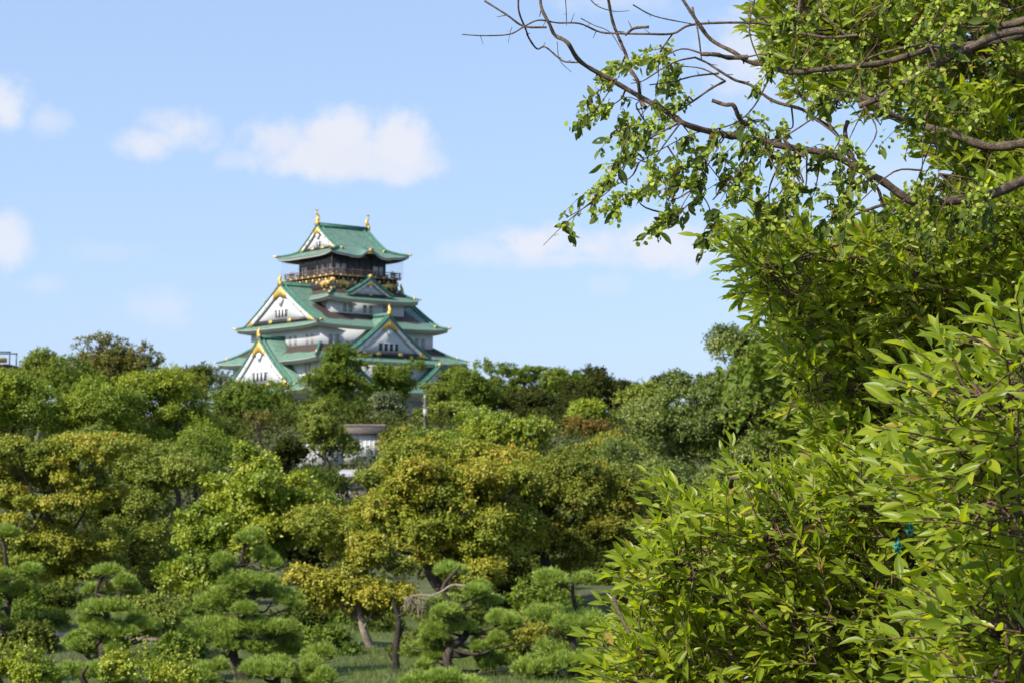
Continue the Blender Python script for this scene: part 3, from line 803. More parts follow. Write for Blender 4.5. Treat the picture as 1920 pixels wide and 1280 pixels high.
        V = np.concatenate([np.stack([rx * np.cos(th), ry * np.sin(th), np.full(10, z * h)], 1) for z, rx, ry in prof])
        Q = [(r_ * 10 + j, r_ * 10 + (j + 1) % 10, (r_ + 1) * 10 + (j + 1) % 10, (r_ + 1) * 10 + j) for r_ in range(len(prof) - 1) for j in range(10)]
        mesh_obj('body', V, np.array(Q), None, skin, p, smooth=True)
        m = MB(); zs = [(.44, .2, .145), (.52, .205, .145), (.62, .185, .135), (.74, .225, .145), (.805, .232, .132), (.84, .12, .09)]
        V = np.concatenate([np.stack([rx * np.cos(th), ry * np.sin(th), np.full(10, z * h)], 1) for z, rx, ry in zs])
        Q = [(r_ * 10 + j, r_ * 10 + (j + 1) % 10, (r_ + 1) * 10 + (j + 1) % 10, (r_ + 1) * 10 + j) for r_ in range(5) for j in range(10)]
        m.add(V, Q)
        for s in (-1, 1): m.tube(smooth_path([(s * .21, 0, .79 * h), (s * .27, -.06, .64 * h), (s * .2, -.28, .66 * h)], 3), np.linspace(.06, .04, 7), 6)
        part(m, 'coat', cols[rng.randrange(4)], p, True)
        m = MB(); zs = [(.90, .09, .1), (.94, .098, .115), (.985, .085, .1), (1.01, .02, .03)]
        V = np.concatenate([np.stack([rx * np.cos(th), .025 + ry * np.sin(th) * .9, np.full(10, z * h)], 1) for z, rx, ry in zs])
        m.add(V, [(r_ * 10 + j, r_ * 10 + (j + 1) % 10, (r_ + 1) * 10 + (j + 1) % 10, (r_ + 1) * 10 + j) for r_ in range(3) for j in range(10)]); part(m, 'hair', hair, p, True)


GALLERY = plain('grey_black_gallery', (.042, .040, .042), .6, var=.3)
WOOD2 = plain('dark_rafter', (.035, .03, .028), .7, var=.3)
build_castle()


# ------------------------------------------------------------------ vegetation builders
def unit(v): return v / (np.linalg.norm(v, axis=-1, keepdims=True) + 1e-9)


def rand_dirs(rng, n): return unit(rng.normal(size=(n, 3)))


def leaf_faces(P, D, N, Ln, Wd, fold=.18):
    """kite leaves folded along the midrib: 4 verts, 2 triangles each"""
    S = unit(np.cross(D, N)); N2 = np.cross(S, D)
    Ln = np.asarray(Ln)[:, None]; Wd = np.asarray(Wd)[:, None]
    mid = P + D * Ln * .42 + N2 * Wd * fold
    V = np.stack([P, mid + S * Wd * .5, P + D * Ln, mid - S * Wd * .5], 1).reshape(-1, 3)
    b = np.arange(len(P)) * 4
    T = np.concatenate([np.stack([b, b + 2, b + 1], 1), np.stack([b, b + 3, b + 2], 1)], 1).reshape(-1, 3)
    return V, T


def crown_geometry(rng, blobs, n, leaf, clump, flat=.75, droop=0.0, shell=.55, up=.6, ragged=.22, under=-.55, aspect=.55):
    """leaves gathered in clumps spread through the crown; returns V, T, tint, clump centres"""
    blobs = np.asarray(blobs, float)
    vol = (blobs[:, 3] * blobs[:, 4] * blobs[:, 5]) ** (2 / 3)
    nc = max(8, int(1.5 * sum((b[3] * b[5] + b[3] * b[4] + b[4] * b[5]) / 3 * 4 for b in blobs) / (clump ** 2 * 2.7)))
    pick = rng.choice(len(blobs), size=nc, p=vol / vol.sum())
    B = blobs[pick]
    d = rand_dirs(rng, nc * 3); d = d[d[:, 2] > under][:nc]
    while len(d) < nc: d = np.concatenate([d, rand_dirs(rng, nc)]); d = d[d[:, 2] > under][:nc]
    fr = np.clip(shell + (1 - shell) * rng.random(nc) ** .6, 0, 1) * (1 + rng.normal(size=nc) * ragged * .5)
    C = B[:, :3] + d * B[:, 3:6] * fr[:, None]
    rc = clump * rng.uniform(.55, 1.5, nc)
    w = rc ** 2; k = rng.choice(nc, size=n, p=w / w.sum())
    # twig-end bunches sit on each clump, leaves gather round the bunches
    nb = max(6, n // 15); bk = rng.choice(nc, size=nb, p=w / w.sum()); bd = rand_dirs(rng, nb)
    bd[:, 2] = np.where((bd[:, 2] < -.25) & (rng.random(nb) < .8), -bd[:, 2], bd[:, 2])
    br = rc[bk] * np.clip(rng.normal(.84, .2, nb), .15, 1.45); sq = np.array([1, 1, flat])
    BC = C[bk] + bd * br[:, None] * sq
    j = rng.integers(0, nb, n); k = bk[j]; ld = bd[j]
    P = BC[j] + rng.normal(size=(n, 3)) * (clump * .125)
    D = unit(ld * .55 + rand_dirs(rng, n) * .9 + np.array([0, 0, .1 - droop]))
    N = unit(ld * 1.25 + np.array([0, 0, up * .7]) + rand_dirs(rng, n) * .45)
    ls = leaf * rng.uniform(.7, 1.3, n)
    V, T = leaf_faces(P, D, N, ls, ls * aspect)
    ct = rng.random(nc); tint = np.clip(.62 * ct[k] + .38 * rng.random(n) + (rng.random(n) < .012) * .4, 0, 1)
    return V, T, np.repeat(tint, 2), C


def limb_mesh(rng, base, top, r0, targets, r1=None, sides=8, nlimb=14, sub=.5):
    """tapered trunk with limbs curving out to clump centres"""
    m = MB(); base, top = np.asarray(base, float), np.asarray(top, float)
    h = top - base; k = 7
    P = base + h * np.linspace(0, 1, k)[:, None]
    P[1:-1] += rng.normal(size=(k - 2, 3)) * np.array([.035, .035, .0]) * np.linalg.norm(h)
    P = smooth_path(P, 3); n = len(P)
    R = np.linspace(r0, r0 * .28, n); R[0] *= 1.35; R[1] *= 1.12
    m.tube(P, R, sides)
    if len(targets):
        for t in targets[rng.permutation(len(targets))[:nlimb]]:
            f = rng.uniform(.35, .95); i = int(f * (n - 1)); s = P[i]
            mid = s + (t - s) * .5 + np.array([0, 0, -.12 * np.linalg.norm(t - s)]) + rng.normal(size=3) * .06 * np.linalg.norm(t - s)
            Q = smooth_path([s, s + (mid - s) * .5 + rng.normal(size=3) * .03 * np.linalg.norm(t - s), mid, t], 3)
            m.tube(Q, np.linspace(R[i] * sub, R[i] * .10 + .008, len(Q)), 5)
    return m


def sub_blobs(rng, c, r, n, size=.55):
    """uneven crown: several lobes inside the overall ellipsoid"""
    out = [[*c, *(r * .78)]]
    for i in range(n):
        d = rand_dirs(rng, 1)[0]; d[2] = d[2] if d[2] > -.45 else -d[2] * .5
        s = size * rng.uniform(.7, 1.15)
        out.append([*(c + d * r * (1.05 - s) * rng.uniform(.9, 1.2)), *(r * s)])
    return out


def make_tree(name, label, px, py, rx, ry, d, mat, n, leaf, seed, cat='tree', group=None, clump=.8, extra=(), lobes=7, bark=BARK, trunk=.25, base_px=None, deep=.85, lean=0, low=.3, crown_name='crown', nlimb=14, own_lobes=None, **kw):
    rng = np.random.default_rng(seed)
    py, ry = py + low * ry, ry * (1 + low); c = W(px, py, d); s = K * d
    r = np.array([rx * s, rx * s * deep, ry * s])
    blobs = sub_blobs(rng, c, r, lobes) if own_lobes is None else []
    for e in (own_lobes or extra):
        ex, ey, erx, ery = e[:4]; dd = d + (e[4] if len(e) > 4 else 0)
        blobs.append([*W(ex, ey, dd), erx * s, erx * s * deep, ery * s])
    V, T, tint, C = crown_geometry(rng, blobs, n, leaf, clump, **kw)
    bx = c[0] if base_px is None else W(base_px, py, d)[0]
    gzb = gz(bx, d); base = np.array([bx, d, gzb])
    o = thing(name, label, cat, tuple(base), 0, group)
    mesh_obj(crown_name, V - base, None, T, mat, o, face_attr={'tint': tint})
    top = c + np.array([lean, 0, r[2] * .45])
    limb_mesh(rng, np.array([0, 0, -.25]), top - base, trunk, C - base, nlimb=nlimb).build('trunk', bark, o, True)
    return o


# ------------------------------------------------------------------ trees on the castle hill, far row
FAR = 'trees along the castle hill'
def far(name, label, px, py, rx, ry, d, mat, n, seed, leaf=.38, clump=1.5, **kw):
    return make_tree(name, label, px, py, rx, ry, d, L[mat], int(n * 1.9), leaf, seed, group=kw.pop('group', FAR), clump=clump, trunk=kw.pop('trunk', .35), **kw)


def build_far_trees():
    far('broadleaf_tree', 'tall brown and green tree with the highest crown left of the castle', 212, 705, 98, 62, 235, 'brown', 20000, 11, leaf=.30, clump=1.2, extra=[(135, 680, 38, 34), (250, 690, 50, 42), (205, 660, 45, 22)], bark=BARK_PALE)
    far('broadleaf_tree', 'pale green tree at the left edge beside the rooftop frame', 80, 698, 40, 28, 225, 'olive', 7000, 12, leaf=.30, clump=1.1, bark=BARK_PALE, extra=[(48, 674, 15, 9), (85, 682, 26, 14)])
    far('broadleaf_tree', 'dull green tree filling the gap below the tall brown tree', 120, 730, 70, 35, 215, 'green', 7000, 13, leaf=.32)
    far('maple_tree', 'small rusty orange tree between the tall brown tree and the castle', 335, 725, 44, 26, 240, 'rust', 5000, 14, leaf=.3, clump=1.1, extra=[(350, 742, 44, 22)])
    far('broadleaf_tree', 'dark round tree just behind the rusty orange tree', 362, 716, 34, 24, 262, 'dark', 4000, 15, leaf=.32, clump=1.2)
    far('bare_tree', 'sparse half bare grey tree by the left foot of the castle', 412, 712, 30, 34, 300, 'grey', 900, 16, leaf=.3, clump=1.2, nlimb=40, bark=BARK)
    far('broadleaf_tree', 'dark green tree covering the lower left corner of the castle', 470, 768, 84, 48, 290, 'green', 13000, 17, extra=[(430, 745, 40, 26), (520, 745, 44, 24)], clump=1.7)
    far('broadleaf_tree', 'tall olive green tree in front of the middle of the castle', 628, 722, 56, 58, 318, 'green', 13000, 18, clump=1.6, extra=[(650, 682, 34, 22), (600, 745, 40, 40), (655, 755, 42, 40)])
    far('broadleaf_tree', 'flat topped dark tree right of the castle middle under its eaves', 728, 722, 46, 38, 325, 'green', 9000, 19, clump=1.5, extra=[(735, 700, 44, 18), (760, 715, 24, 24)])
    far('broadleaf_tree', 'silvery grey green tree below the flat topped dark tree', 735, 775, 38, 44, 290, 'grey', 8000, 20, clump=1.4)
    far('bamboo_clump', 'feathery yellow green bamboo below the right end of the castle', 828, 742, 38, 34, 305, 'olive', 8000, 21, cat='bamboo', group=None, leaf=.3, clump=.9, lobes=9)
    far('broadleaf_tree', 'layered yellow green tree behind the pale pole', 835, 785, 58, 34, 285, 'olive', 8000, 22, clump=1.2, flat=.4)
    far('camphor_tree', 'rounded dark green tree at the right end of the castle roof', 885, 728, 46, 46, 300, 'green', 11000, 23, clump=1.5, extra=[(892, 696, 26, 18), (905, 755, 36, 34)])
    far('pine_tree', 'see through layered pine on the ridge right of the castle', 965, 712, 52, 22, 330, 'green', 8000, 24, leaf=.34, clump=1.3, flat=.3, shell=.2, nlimb=22, own_lobes=[(940, 698, 30, 10), (985, 695, 36, 10), (960, 713, 44, 12), (1005, 712, 34, 14), (930, 728, 30, 14), (975, 735, 46, 16), (1015, 735, 30, 16)])
    far('broadleaf_tree', 'olive topped tree on the ridge beside the see through pine', 1052, 724, 38, 34, 320, 'green', 8000, 25, clump=1.5)
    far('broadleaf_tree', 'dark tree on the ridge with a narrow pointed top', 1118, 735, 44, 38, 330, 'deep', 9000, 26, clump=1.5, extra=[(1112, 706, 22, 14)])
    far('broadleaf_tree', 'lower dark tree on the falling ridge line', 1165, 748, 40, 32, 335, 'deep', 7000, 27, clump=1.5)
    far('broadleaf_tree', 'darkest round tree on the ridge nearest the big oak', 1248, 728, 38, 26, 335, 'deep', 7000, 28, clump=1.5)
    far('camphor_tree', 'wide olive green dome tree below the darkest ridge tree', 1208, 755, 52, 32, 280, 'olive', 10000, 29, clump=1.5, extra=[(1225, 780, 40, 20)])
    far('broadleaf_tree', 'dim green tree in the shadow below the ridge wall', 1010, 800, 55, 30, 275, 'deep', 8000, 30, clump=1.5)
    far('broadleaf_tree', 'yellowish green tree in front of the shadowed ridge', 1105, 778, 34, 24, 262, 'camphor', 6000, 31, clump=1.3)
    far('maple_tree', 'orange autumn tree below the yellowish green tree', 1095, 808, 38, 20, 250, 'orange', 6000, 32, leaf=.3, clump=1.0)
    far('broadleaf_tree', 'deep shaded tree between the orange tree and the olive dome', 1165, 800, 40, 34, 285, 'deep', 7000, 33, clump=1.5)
    far('broadleaf_tree', 'pinkish brown thin tree right of the white wall', 745, 830, 40, 26, 205, 'rust', 4500, 34, leaf=.25, clump=.9)
    far('broadleaf_tree', 'yellow olive tree left of the white wall', 612, 805, 42, 40, 186, 'olive', 12000, 35, leaf=.22, clump=.9, extra=[(600, 780, 30, 20), (640, 845, 34, 20), (585, 840, 26, 22), (655, 815, 16, 16)])
    far('conifer_tree', 'dark pointed conifer in front of the grey stone bank', 548, 852, 26, 42, 175, 'deep', 8000, 36, leaf=.25, clump=.8, own_lobes=[(550, 830, 12, 24), (548, 855, 22, 24), (545, 880, 34, 26)])
    far('bare_tree', 'leafless pale branched tree in the shade left of the stone bank', 487, 795, 26, 24, 225, 'brown', 700, 37, leaf=.3, clump=.9, nlimb=36, bark=BARK_PALE)
    far('broadleaf_tree', 'shaded tree at the foot of the stone bank', 590, 905, 48, 26, 160, 'dark', 9000, 38, leaf=.24, clump=1.0)
    far('broadleaf_tree', 'dark tree under the castle wall behind the yellow olive tree', 585, 785, 55, 34, 285, 'dark', 7000, 39, clump=1.5)
    far('broadleaf_tree', 'dark tree behind the white wall roof', 690, 785, 45, 22, 300, 'dark', 6000, 40, clump=1.5)
    far('broadleaf_tree', 'dull green tree hiding the slope right of the leafless tree', 420, 815, 42, 34, 215, 'dark', 8000, 41, clump=1.3, leaf=.3)
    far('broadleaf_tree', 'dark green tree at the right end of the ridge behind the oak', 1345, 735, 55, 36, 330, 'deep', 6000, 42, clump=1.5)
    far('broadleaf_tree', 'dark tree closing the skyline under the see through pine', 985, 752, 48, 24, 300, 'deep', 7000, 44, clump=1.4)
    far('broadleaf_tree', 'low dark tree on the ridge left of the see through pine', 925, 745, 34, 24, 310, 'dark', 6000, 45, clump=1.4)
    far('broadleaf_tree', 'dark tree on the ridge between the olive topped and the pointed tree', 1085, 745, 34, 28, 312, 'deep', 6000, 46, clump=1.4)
    far('broadleaf_tree', 'small olive tree hiding part of the lodge roof', 690, 900, 22, 14, 155, 'olive', 4000, 47, leaf=.2, clump=.7)
    far('broadleaf_tree', 'green tree beside the ridge wall end', 1062, 775, 32, 30, 300, 'deep', 5000, 43, clump=1.4)


MID = 'trees of the park behind the pines'
def mid(name, label, px, py, rx, ry, d, mat, n, seed, leaf=.16, clump=.75, **kw):
    return make_tree(name, label, px, py, rx, ry, d, L[mat], int(n * 1.3), leaf * .86, seed, group=kw.pop('group', MID), clump=clump, **kw)


def build_mid_trees():
    mid('camphor_tree', 'bright green camphor tree at the left edge', 30, 765, 66, 50, 125, 'camphor', 30000, 51, leaf=.2, clump=.95, extra=[(20, 735, 40, 22), (55, 740, 26, 20)])
    mid('camphor_tree', 'low bright green camphor tree second from the left edge', 165, 775, 80, 42, 128, 'camphor', 36000, 52, leaf=.2, clump=.95, extra=[(180, 745, 40, 18), (115, 790, 40, 26)])
    mid('camphor_tree', 'big clumpy camphor tree with bright left side below the castle', 325, 800, 98, 68, 132, 'camphor', 80000, 53, leaf=.2, clump=1.0, low=0, own_lobes=[(262, 752, 34, 30), (300, 738, 44, 26), (345, 765, 42, 30), (385, 795, 48, 42), (300, 790, 60, 40), (250, 800, 40, 40), (340, 830, 80, 44), (400, 840, 50, 44), (270, 850, 60, 40)])
    mid('cherry_tree', 'olive brown cherry tree spreading from the left edge', 100, 900, 150, 85, 72, 'cherry', 76000, 54, leaf=.14, clump=.55, droop=.5, trunk=.22, flat=.5, low=0, own_lobes=[(50, 870, 85, 40), (160, 850, 85, 28), (100, 930, 110, 55), (25, 965, 70, 60), (80, 1035, 105, 50), (175, 1045, 62, 42), (130, 1095, 84, 36), (215, 836, 55, 13)])
    mid('broadleaf_tree', 'soft grey green tree in front of the big camphor', 250, 915, 96, 62, 78, 'olive', 60000, 55, leaf=.13, clump=.6, trunk=.2, low=0, own_lobes=[(262, 892, 62, 36), (305, 868, 40, 24), (215, 905, 52, 42), (250, 965, 84, 52), (335, 900, 42, 32), (262, 1035, 74, 52), (285, 1095, 62, 46), (180, 940, 34, 34)])
    mid('broadleaf_tree', 'bright green leafy tree with a dark shaded middle', 465, 940, 115, 80, 68, 'bright', 70000, 56, leaf=.15, clump=.5, trunk=.2, low=0, own_lobes=[(450, 872, 45, 34), (425, 925, 72, 45), (505, 920, 75, 45), (400, 990, 72, 60), (470, 1005, 84, 60), (565, 938, 48, 36), (350, 1070, 46, 70), (405, 1105, 52, 50), (540, 990, 50, 50)])
    mid('broadleaf_tree', 'dark tree filling the shade behind the two left pines', 330, 1080, 110, 75, 86, 'dark', 24000, 57, leaf=.16, clump=.7)
    mid('broadleaf_tree', 'dark tree in the shade below the bright green tree', 560, 1010, 75, 70, 82, 'deep', 22000, 58, leaf=.17, clump=.7)
    mid('cherry_tree', 'yellow olive cherry tree with a long low bough in the centre', 800, 935, 195, 92, 62, 'cherry', 110000, 59, leaf=.13, clump=.55, droop=.5, flat=.65, trunk=.24, base_px=820, low=0, own_lobes=[(830, 880, 115, 50), (795, 915, 82, 55), (700, 972, 78, 44), (620, 980, 66, 17), (565, 986, 36, 10), (860, 960, 140, 85), (770, 1030, 110, 60), (900, 1050, 115, 62), (945, 895, 80, 52), (690, 1010, 60, 40)])
    mid('cherry_tree', 'browner cherry tree with scattered red leaves right of centre', 1020, 950, 130, 95, 66, 'rust', 80000, 60, leaf=.13, clump=.55, droop=.5, flat=.65, trunk=.24, low=0, own_lobes=[(1000, 905, 75, 45), (1090, 895, 75, 50), (1055, 965, 120, 75), (1010, 1040, 104, 62), (1110, 1020, 66, 70), (1140, 930, 50, 50)])
    mid('cherry_tree', 'small yellow cherry tree with a forked pale trunk behind the dead stump', 660, 1105, 80, 56, 50, 'yellow', 34000, 61, leaf=.11, clump=.36, droop=.45, flat=.65, trunk=.13, bark=BARK_PALE, base_px=700, low=0, own_lobes=[(655, 1098, 58, 34), (600, 1092, 36, 22), (722, 1062, 52, 46), (640, 1148, 58, 26), (705, 1128, 58, 34), (588, 1130, 28, 18), (690, 1040, 40, 30)])
    mid('broadleaf_tree', 'pale light green tree rising behind the central cherry', 945, 815, 88, 34, 105, 'bright', 26000, 62, leaf=.17, clump=.7, extra=[(905, 800, 40, 26), (985, 805, 44, 22)])
    mid('broadleaf_tree', 'small mid green tree left behind the central cherry', 800, 838, 58, 26, 110, 'bright', 14000, 63, leaf=.17, clump=.7)
    mid('oak_tree', 'large dark glossy evergreen oak rising right of centre', 1390, 800, 150, 128, 92, 'gloss', 140000, 64, leaf=.16, clump=.75, trunk=.4, lobes=10, low=0, own_lobes=[(1390, 682, 58, 44), (1450, 705, 80, 60), (1410, 742, 80, 44), (1365, 730, 50, 36), (1280, 740, 42, 30), (1335, 770, 66, 46), (1235, 830, 56, 46), (1400, 800, 90, 60), (1490, 800, 70, 90), (1300, 870, 90, 60), (1420, 880, 90, 60), (1205, 900, 60, 50), (1250, 780, 36, 36)])
    mid('broadleaf_tree', 'low green tree at the left foot of the oak', 1195, 900, 70, 55, 80, 'gloss', 22000, 65, leaf=.14, clump=.6, extra=[(1165, 985, 46, 40)])
    mid('broadleaf_tree', 'dull green shrub tree under the oak', 1265, 925, 78, 60, 84, 'gloss', 22000, 66, leaf=.15, clump=.65)
    mid('broadleaf_tree', 'yellow green tree between the cherry and the oak', 1150, 845, 58, 32, 118, 'yellow', 12000, 67, leaf=.18, clump=.7)
    mid('broadleaf_tree', 'dark tree behind the middle pine in the cherry shade', 900, 1085, 130, 55, 72, 'dark', 24000, 68, leaf=.16, clump=.7)
    mid('broadleaf_tree', 'dark tree at the left edge behind the cut off pine', 60, 1060, 110, 55, 84, 'green', 22000, 69, leaf=.15, clump=.6)
    mid('broadleaf_tree', 'tree of mixed green between the small maple and the oak foot', 1110, 905, 60, 40, 100, 'green', 14000, 71, leaf=.17)
    mid('broadleaf_tree', 'dull green tree below the low camphor tree', 200, 840, 70, 30, 105, 'olive', 14000, 72, leaf=.17)
    mid('broadleaf_tree', 'dark tree below the big clumpy camphor tree', 365, 862, 56, 36, 110, 'green', 16000, 73, leaf=.17)
    mid('broadleaf_tree', 'dim olive tree beside the lodge', 572, 925, 36, 36, 140, 'green', 9000, 75, leaf=.2)
    for x_, y_, sd_, lab_ in ((-19.5, 45.0, 81, 'unseen tree added left of the pines to shade the lawn'),):  # added beyond the left edge of the view, only to cast shade on the lawn
        s_ = K * y_; mid('broadleaf_tree', lab_, 960 + x_ / s_, 900 - (7.5 - ZC) / s_, 3.4 / s_, 3.0 / s_, y_, 'green', 9000, sd_, leaf=.22)
    mid('broadleaf_tree', 'dark evergreen behind the foreground bush', 1180, 1070, 110, 70, 76, 'dark', 20000, 70, leaf=.16, clump=.7)


# ------------------------------------------------------------------ cloud pruned pines
def pine(label, px, top, bottom, d, pads, seed, ground_px=None):
    """pads: (px, py, half width px, half height px)"""
    rng = np.random.default_rng(seed); s = K * d
    bx = W(px, bottom, d)[0]; g = gz(bx, d); base = np.array([bx, d, g])
    o = thing('pine_tree', label, 'pine', tuple(base), 0, 'cloud pruned pines on the lawn')
    tp = W(px, top, d); C = []; pads = list(pads)
    ys_ = sorted(p_[1] for p_ in pads)
    for (x, y, rx, ry) in list(pads)[1:]:                   # smaller tufts close the gaps between the pads
        pads.append((x + rng.uniform(-.55, .55) * rx, y + rng.uniform(8, 18), rx * .55, ry * .8))
    for (x, y, rx, ry) in pads:
        c = W(x, y, d + rng.uniform(-.5, .5)); C.append(c)
        rx *= 1.04; ry *= 1.3; R = np.array([rx * s, rx * s * .8, ry * s])
        # a pad is a few overlapping tufts of needle bunches
        nl = max(3, int(rx / 11)); lob = []
        for k in range(nl):
            a = rng.uniform(0, 2 * math.pi); q = rng.uniform(.15, .68)
            lob.append((c + R * np.array([q * math.cos(a), q * math.sin(a), rng.uniform(-.3, .25)]), R * np.array([.48, .5, .85]) * rng.uniform(.75, 1.15)))
        nb = int(640 * (rx * s) * (rx * s) / .55 + 200)
        kk = rng.integers(0, nl, nb); d0 = rand_dirs(rng, nb); d0[:, 2] = np.where(d0[:, 2] < -.1, -d0[:, 2] * .7, d0[:, 2])
        Cc = np.array([l[0] for l in lob])[kk]; Rr = np.array([l[1] for l in lob])[kk]
        B = Cc + d0 * Rr * rng.uniform(.55, 1.0, nb)[:, None]
        ax = unit(d0 * np.array([1, 1, .6]) + np.array([0, 0, .85]) + rng.normal(size=(nb, 3)) * .25)
        m_ = 11
        P = np.repeat(B, m_, 0); A = np.repeat(ax, m_, 0)
        D = unit(A + rng.normal(size=A.shape) * .42); N = unit(rng.normal(size=A.shape))
        S = unit(np.cross(D, N)); Ln = rng.uniform(.085, .15, len(P))[:, None]; wd = .0085
        V = np.stack([P - S * wd, P + S * wd, P + D * Ln], 1).reshape(-1, 3); T = np.arange(len(V)).reshape(-1, 3)
        tint = np.clip(np.repeat(rng.random(nb), m_) * .55 + rng.random(len(P)) * .45, 0, 1)
        mesh_obj('foliage', V - base, None, T, L['needle'], o, face_attr={'tint': tint})
    m = MB(); h = tp - base
    P = np.array([[0, 0, -.2], *(h * f + np.array([rng.normal() * .12, rng.normal() * .1, 0]) for f in (.2, .4, .6, .8)), h]); P[-1] = h
    P = smooth_path(P, 4); n = len(P); R = np.linspace(.11, .03, n); m.tube(P, R, 8)
    for c in C:
        q = c - base; i = int(np.clip(np.searchsorted(P[:, 2], q[2] - .25), 1, n - 2)); st = P[i]
        e = q + np.array([0, 0, -.08]); mid_ = st + (e - st) * .55 + np.array([0, 0, -.1]) + rng.normal(size=3) * .05
        m.tube(smooth_path([st, mid_, e], 4), np.linspace(R[i] * .55 + .006, .012, 9), 5)
        for k in range(4):
            e2 = e + np.array([rng.normal() * .3, rng.normal() * .3, .06]); m.tube([mid_ + (e - mid_) * .5, e2], [.012, .006], 4)
    m.build('trunk', BARK, o, True)
    return o


def build_pines():
    pine('pruned pine with five flat pads between the two left shrubs', 195, 1068, 1270, 41, [(202, 1073, 40, 13), (178, 1106, 36, 15), (232, 1100, 32, 18), (190, 1144, 58, 18), (255, 1165, 36, 14), (195, 1182, 62, 18), (150, 1208, 48, 20), (225, 1210, 46, 18), (265, 1178, 30, 12)], 101)
    pine('tallest pruned pine with a round topknot and many wide pads', 462, 1005, 1275, 42, [(463, 1011, 34, 20), (424, 1050, 32, 16), (500, 1048, 34, 18), (450, 1090, 70, 20), (420, 1132, 62, 24), (510, 1122, 58, 18), (455, 1178, 100, 22), (540, 1180, 40, 16), (400, 1195, 44, 18), (500, 1218, 70, 20)], 102)
    pine('pruned pine with a neat flat cap beside the dead twigs', 862, 1062, 1280, 41, [(846, 1070, 46, 17), (902, 1104, 38, 15), (870, 1133, 84, 16), (945, 1160, 42, 18), (835, 1178, 52, 20), (930, 1190, 46, 16), (825, 1208, 38, 14), (810, 1230, 54, 18), (918, 1240, 40, 18), (905, 1205, 34, 14)], 103)
    pine('pale pruned pine half hidden by the foreground leaves', 1075, 1080, 1280, 40, [(1060, 1090, 56, 18), (1035, 1160, 52, 20), (1085, 1170, 50, 20), (1050, 1225, 56, 20), (1000, 1255, 52, 20), (1095, 1245, 46, 20)], 104)
    pine('pruned pine cut off by the left edge of the view', 2, 990, 1275, 42, [(15, 1003, 36, 14), (48, 1075, 36, 16), (10, 1078, 34, 14), (22, 1103, 42, 14), (5, 1166, 22, 12), (-25, 1130, 30, 16)], 105)
    pine('low spreading pine pad at the bottom below the five pad pine', 165, 1248, 1300, 38, [(150, 1262, 60, 22), (215, 1270, 46, 20), (105, 1275, 36, 18)], 106)
    pine('low broad pine at the bottom right of the tallest pine', 530, 1232, 1300, 38, [(490, 1258, 66, 22), (560, 1268, 60, 20), (590, 1232, 44, 16), (610, 1272, 36, 18), (395, 1262, 40, 22)], 107)
    pine('low pine pad at the bottom under the flat cap pine', 840, 1262, 1305, 37, [(815, 1275, 66, 18), (880, 1282, 46, 16)], 108)


def shrub(label, blobs, d, seed, mat='bright', n=9000, leaf=.07, shoots=26):
    rng = np.random.default_rng(seed); s = K * d
    bl = [[*W(x, y, d + rng.uniform(-.3, .3)), rx * s, rx * s * .8, ry * s] for x, y, rx, ry in blobs]
    V, T, tint, C = crown_geometry(rng, bl, n, leaf, .22, up=.5)
    c = np.mean([b[:3] for b in bl], 0); base = np.array([c[0], d, gz(c[0], d)])
    VV, TT, tt = [V], [T], [tint]; cnt = len(V)
    st = MB()
    for k in range(shoots):
        b = bl[rng.integers(len(bl))]; q = np.array(b[:3]) + np.array([rng.uniform(-.8, .8) * b[3], rng.uniform(-.8, .8) * b[4], b[5] * .6]); h = rng.uniform(.25, .62)
        tip = q + np.array([rng.normal() * .06, rng.normal() * .06, h]); st.tube(np.array([q, tip]) - base, [.006, .003], 4)
        m = 16; t = rng.random(m)[:, None]; P = q + (tip - q) * t; D = unit(rand_dirs(rng, m) + np.array([0, 0, .8])); ls = leaf * rng.uniform(.7, 1.1, m)
        v, tr = leaf_faces(P, D, unit(rand_dirs(rng, m) + np.array([0, -.4, .6])), ls, ls * .5); VV.append(v); TT.append(tr + cnt); cnt += len(v); tt.append(np.repeat(rng.uniform(.4, 1, m), 2))
    o = thing('shrub', label, 'shrub', tuple(base), 0, 'shrubs at the edge of the lawn')
    mesh_obj('foliage', np.concatenate(VV) - base, None, np.concatenate(TT), L[mat], o, face_attr={'tint': np.concatenate(tt)})
    for q in range(9):
        t = C[rng.integers(len(C))] - base; st.tube(smooth_path([np.array([rng.normal() * .1, rng.normal() * .1, -.05]), t * .5 + rng.normal(size=3) * .05, t], 3), np.linspace(.02, .005, 7), 5)
    st.build('stem', BARK, o)


def build_shrubs():
    shrub('bright leafy shrub with upright shoots in the bottom left corner', [(25, 1262, 46, 28), (80, 1258, 40, 24), (-20, 1262, 30, 28)], 36, 201)
    shrub('bright shrub with upright shoots between the two low pines', [(285, 1265, 50, 22), (330, 1275, 40, 18), (240, 1255, 30, 18)], 36.5, 202)
    shrub('small pale green bush beside the trunk of the five pad pine', [(320, 1180, 36, 34), (300, 1160, 26, 22)], 47, 203, 'olive', 7000, shoots=6)
    shrub('dim bush in the shade at the far left of the lawn', [(60, 1190, 60, 22), (120, 1185, 30, 18)], 58, 204, 'green', 7000, shoots=4)
    shrub('low yellow bush between the two right pines', [(1010, 1190, 40, 18), (990, 1205, 26, 18)], 46, 205, 'yellow', 5000, shoots=8)


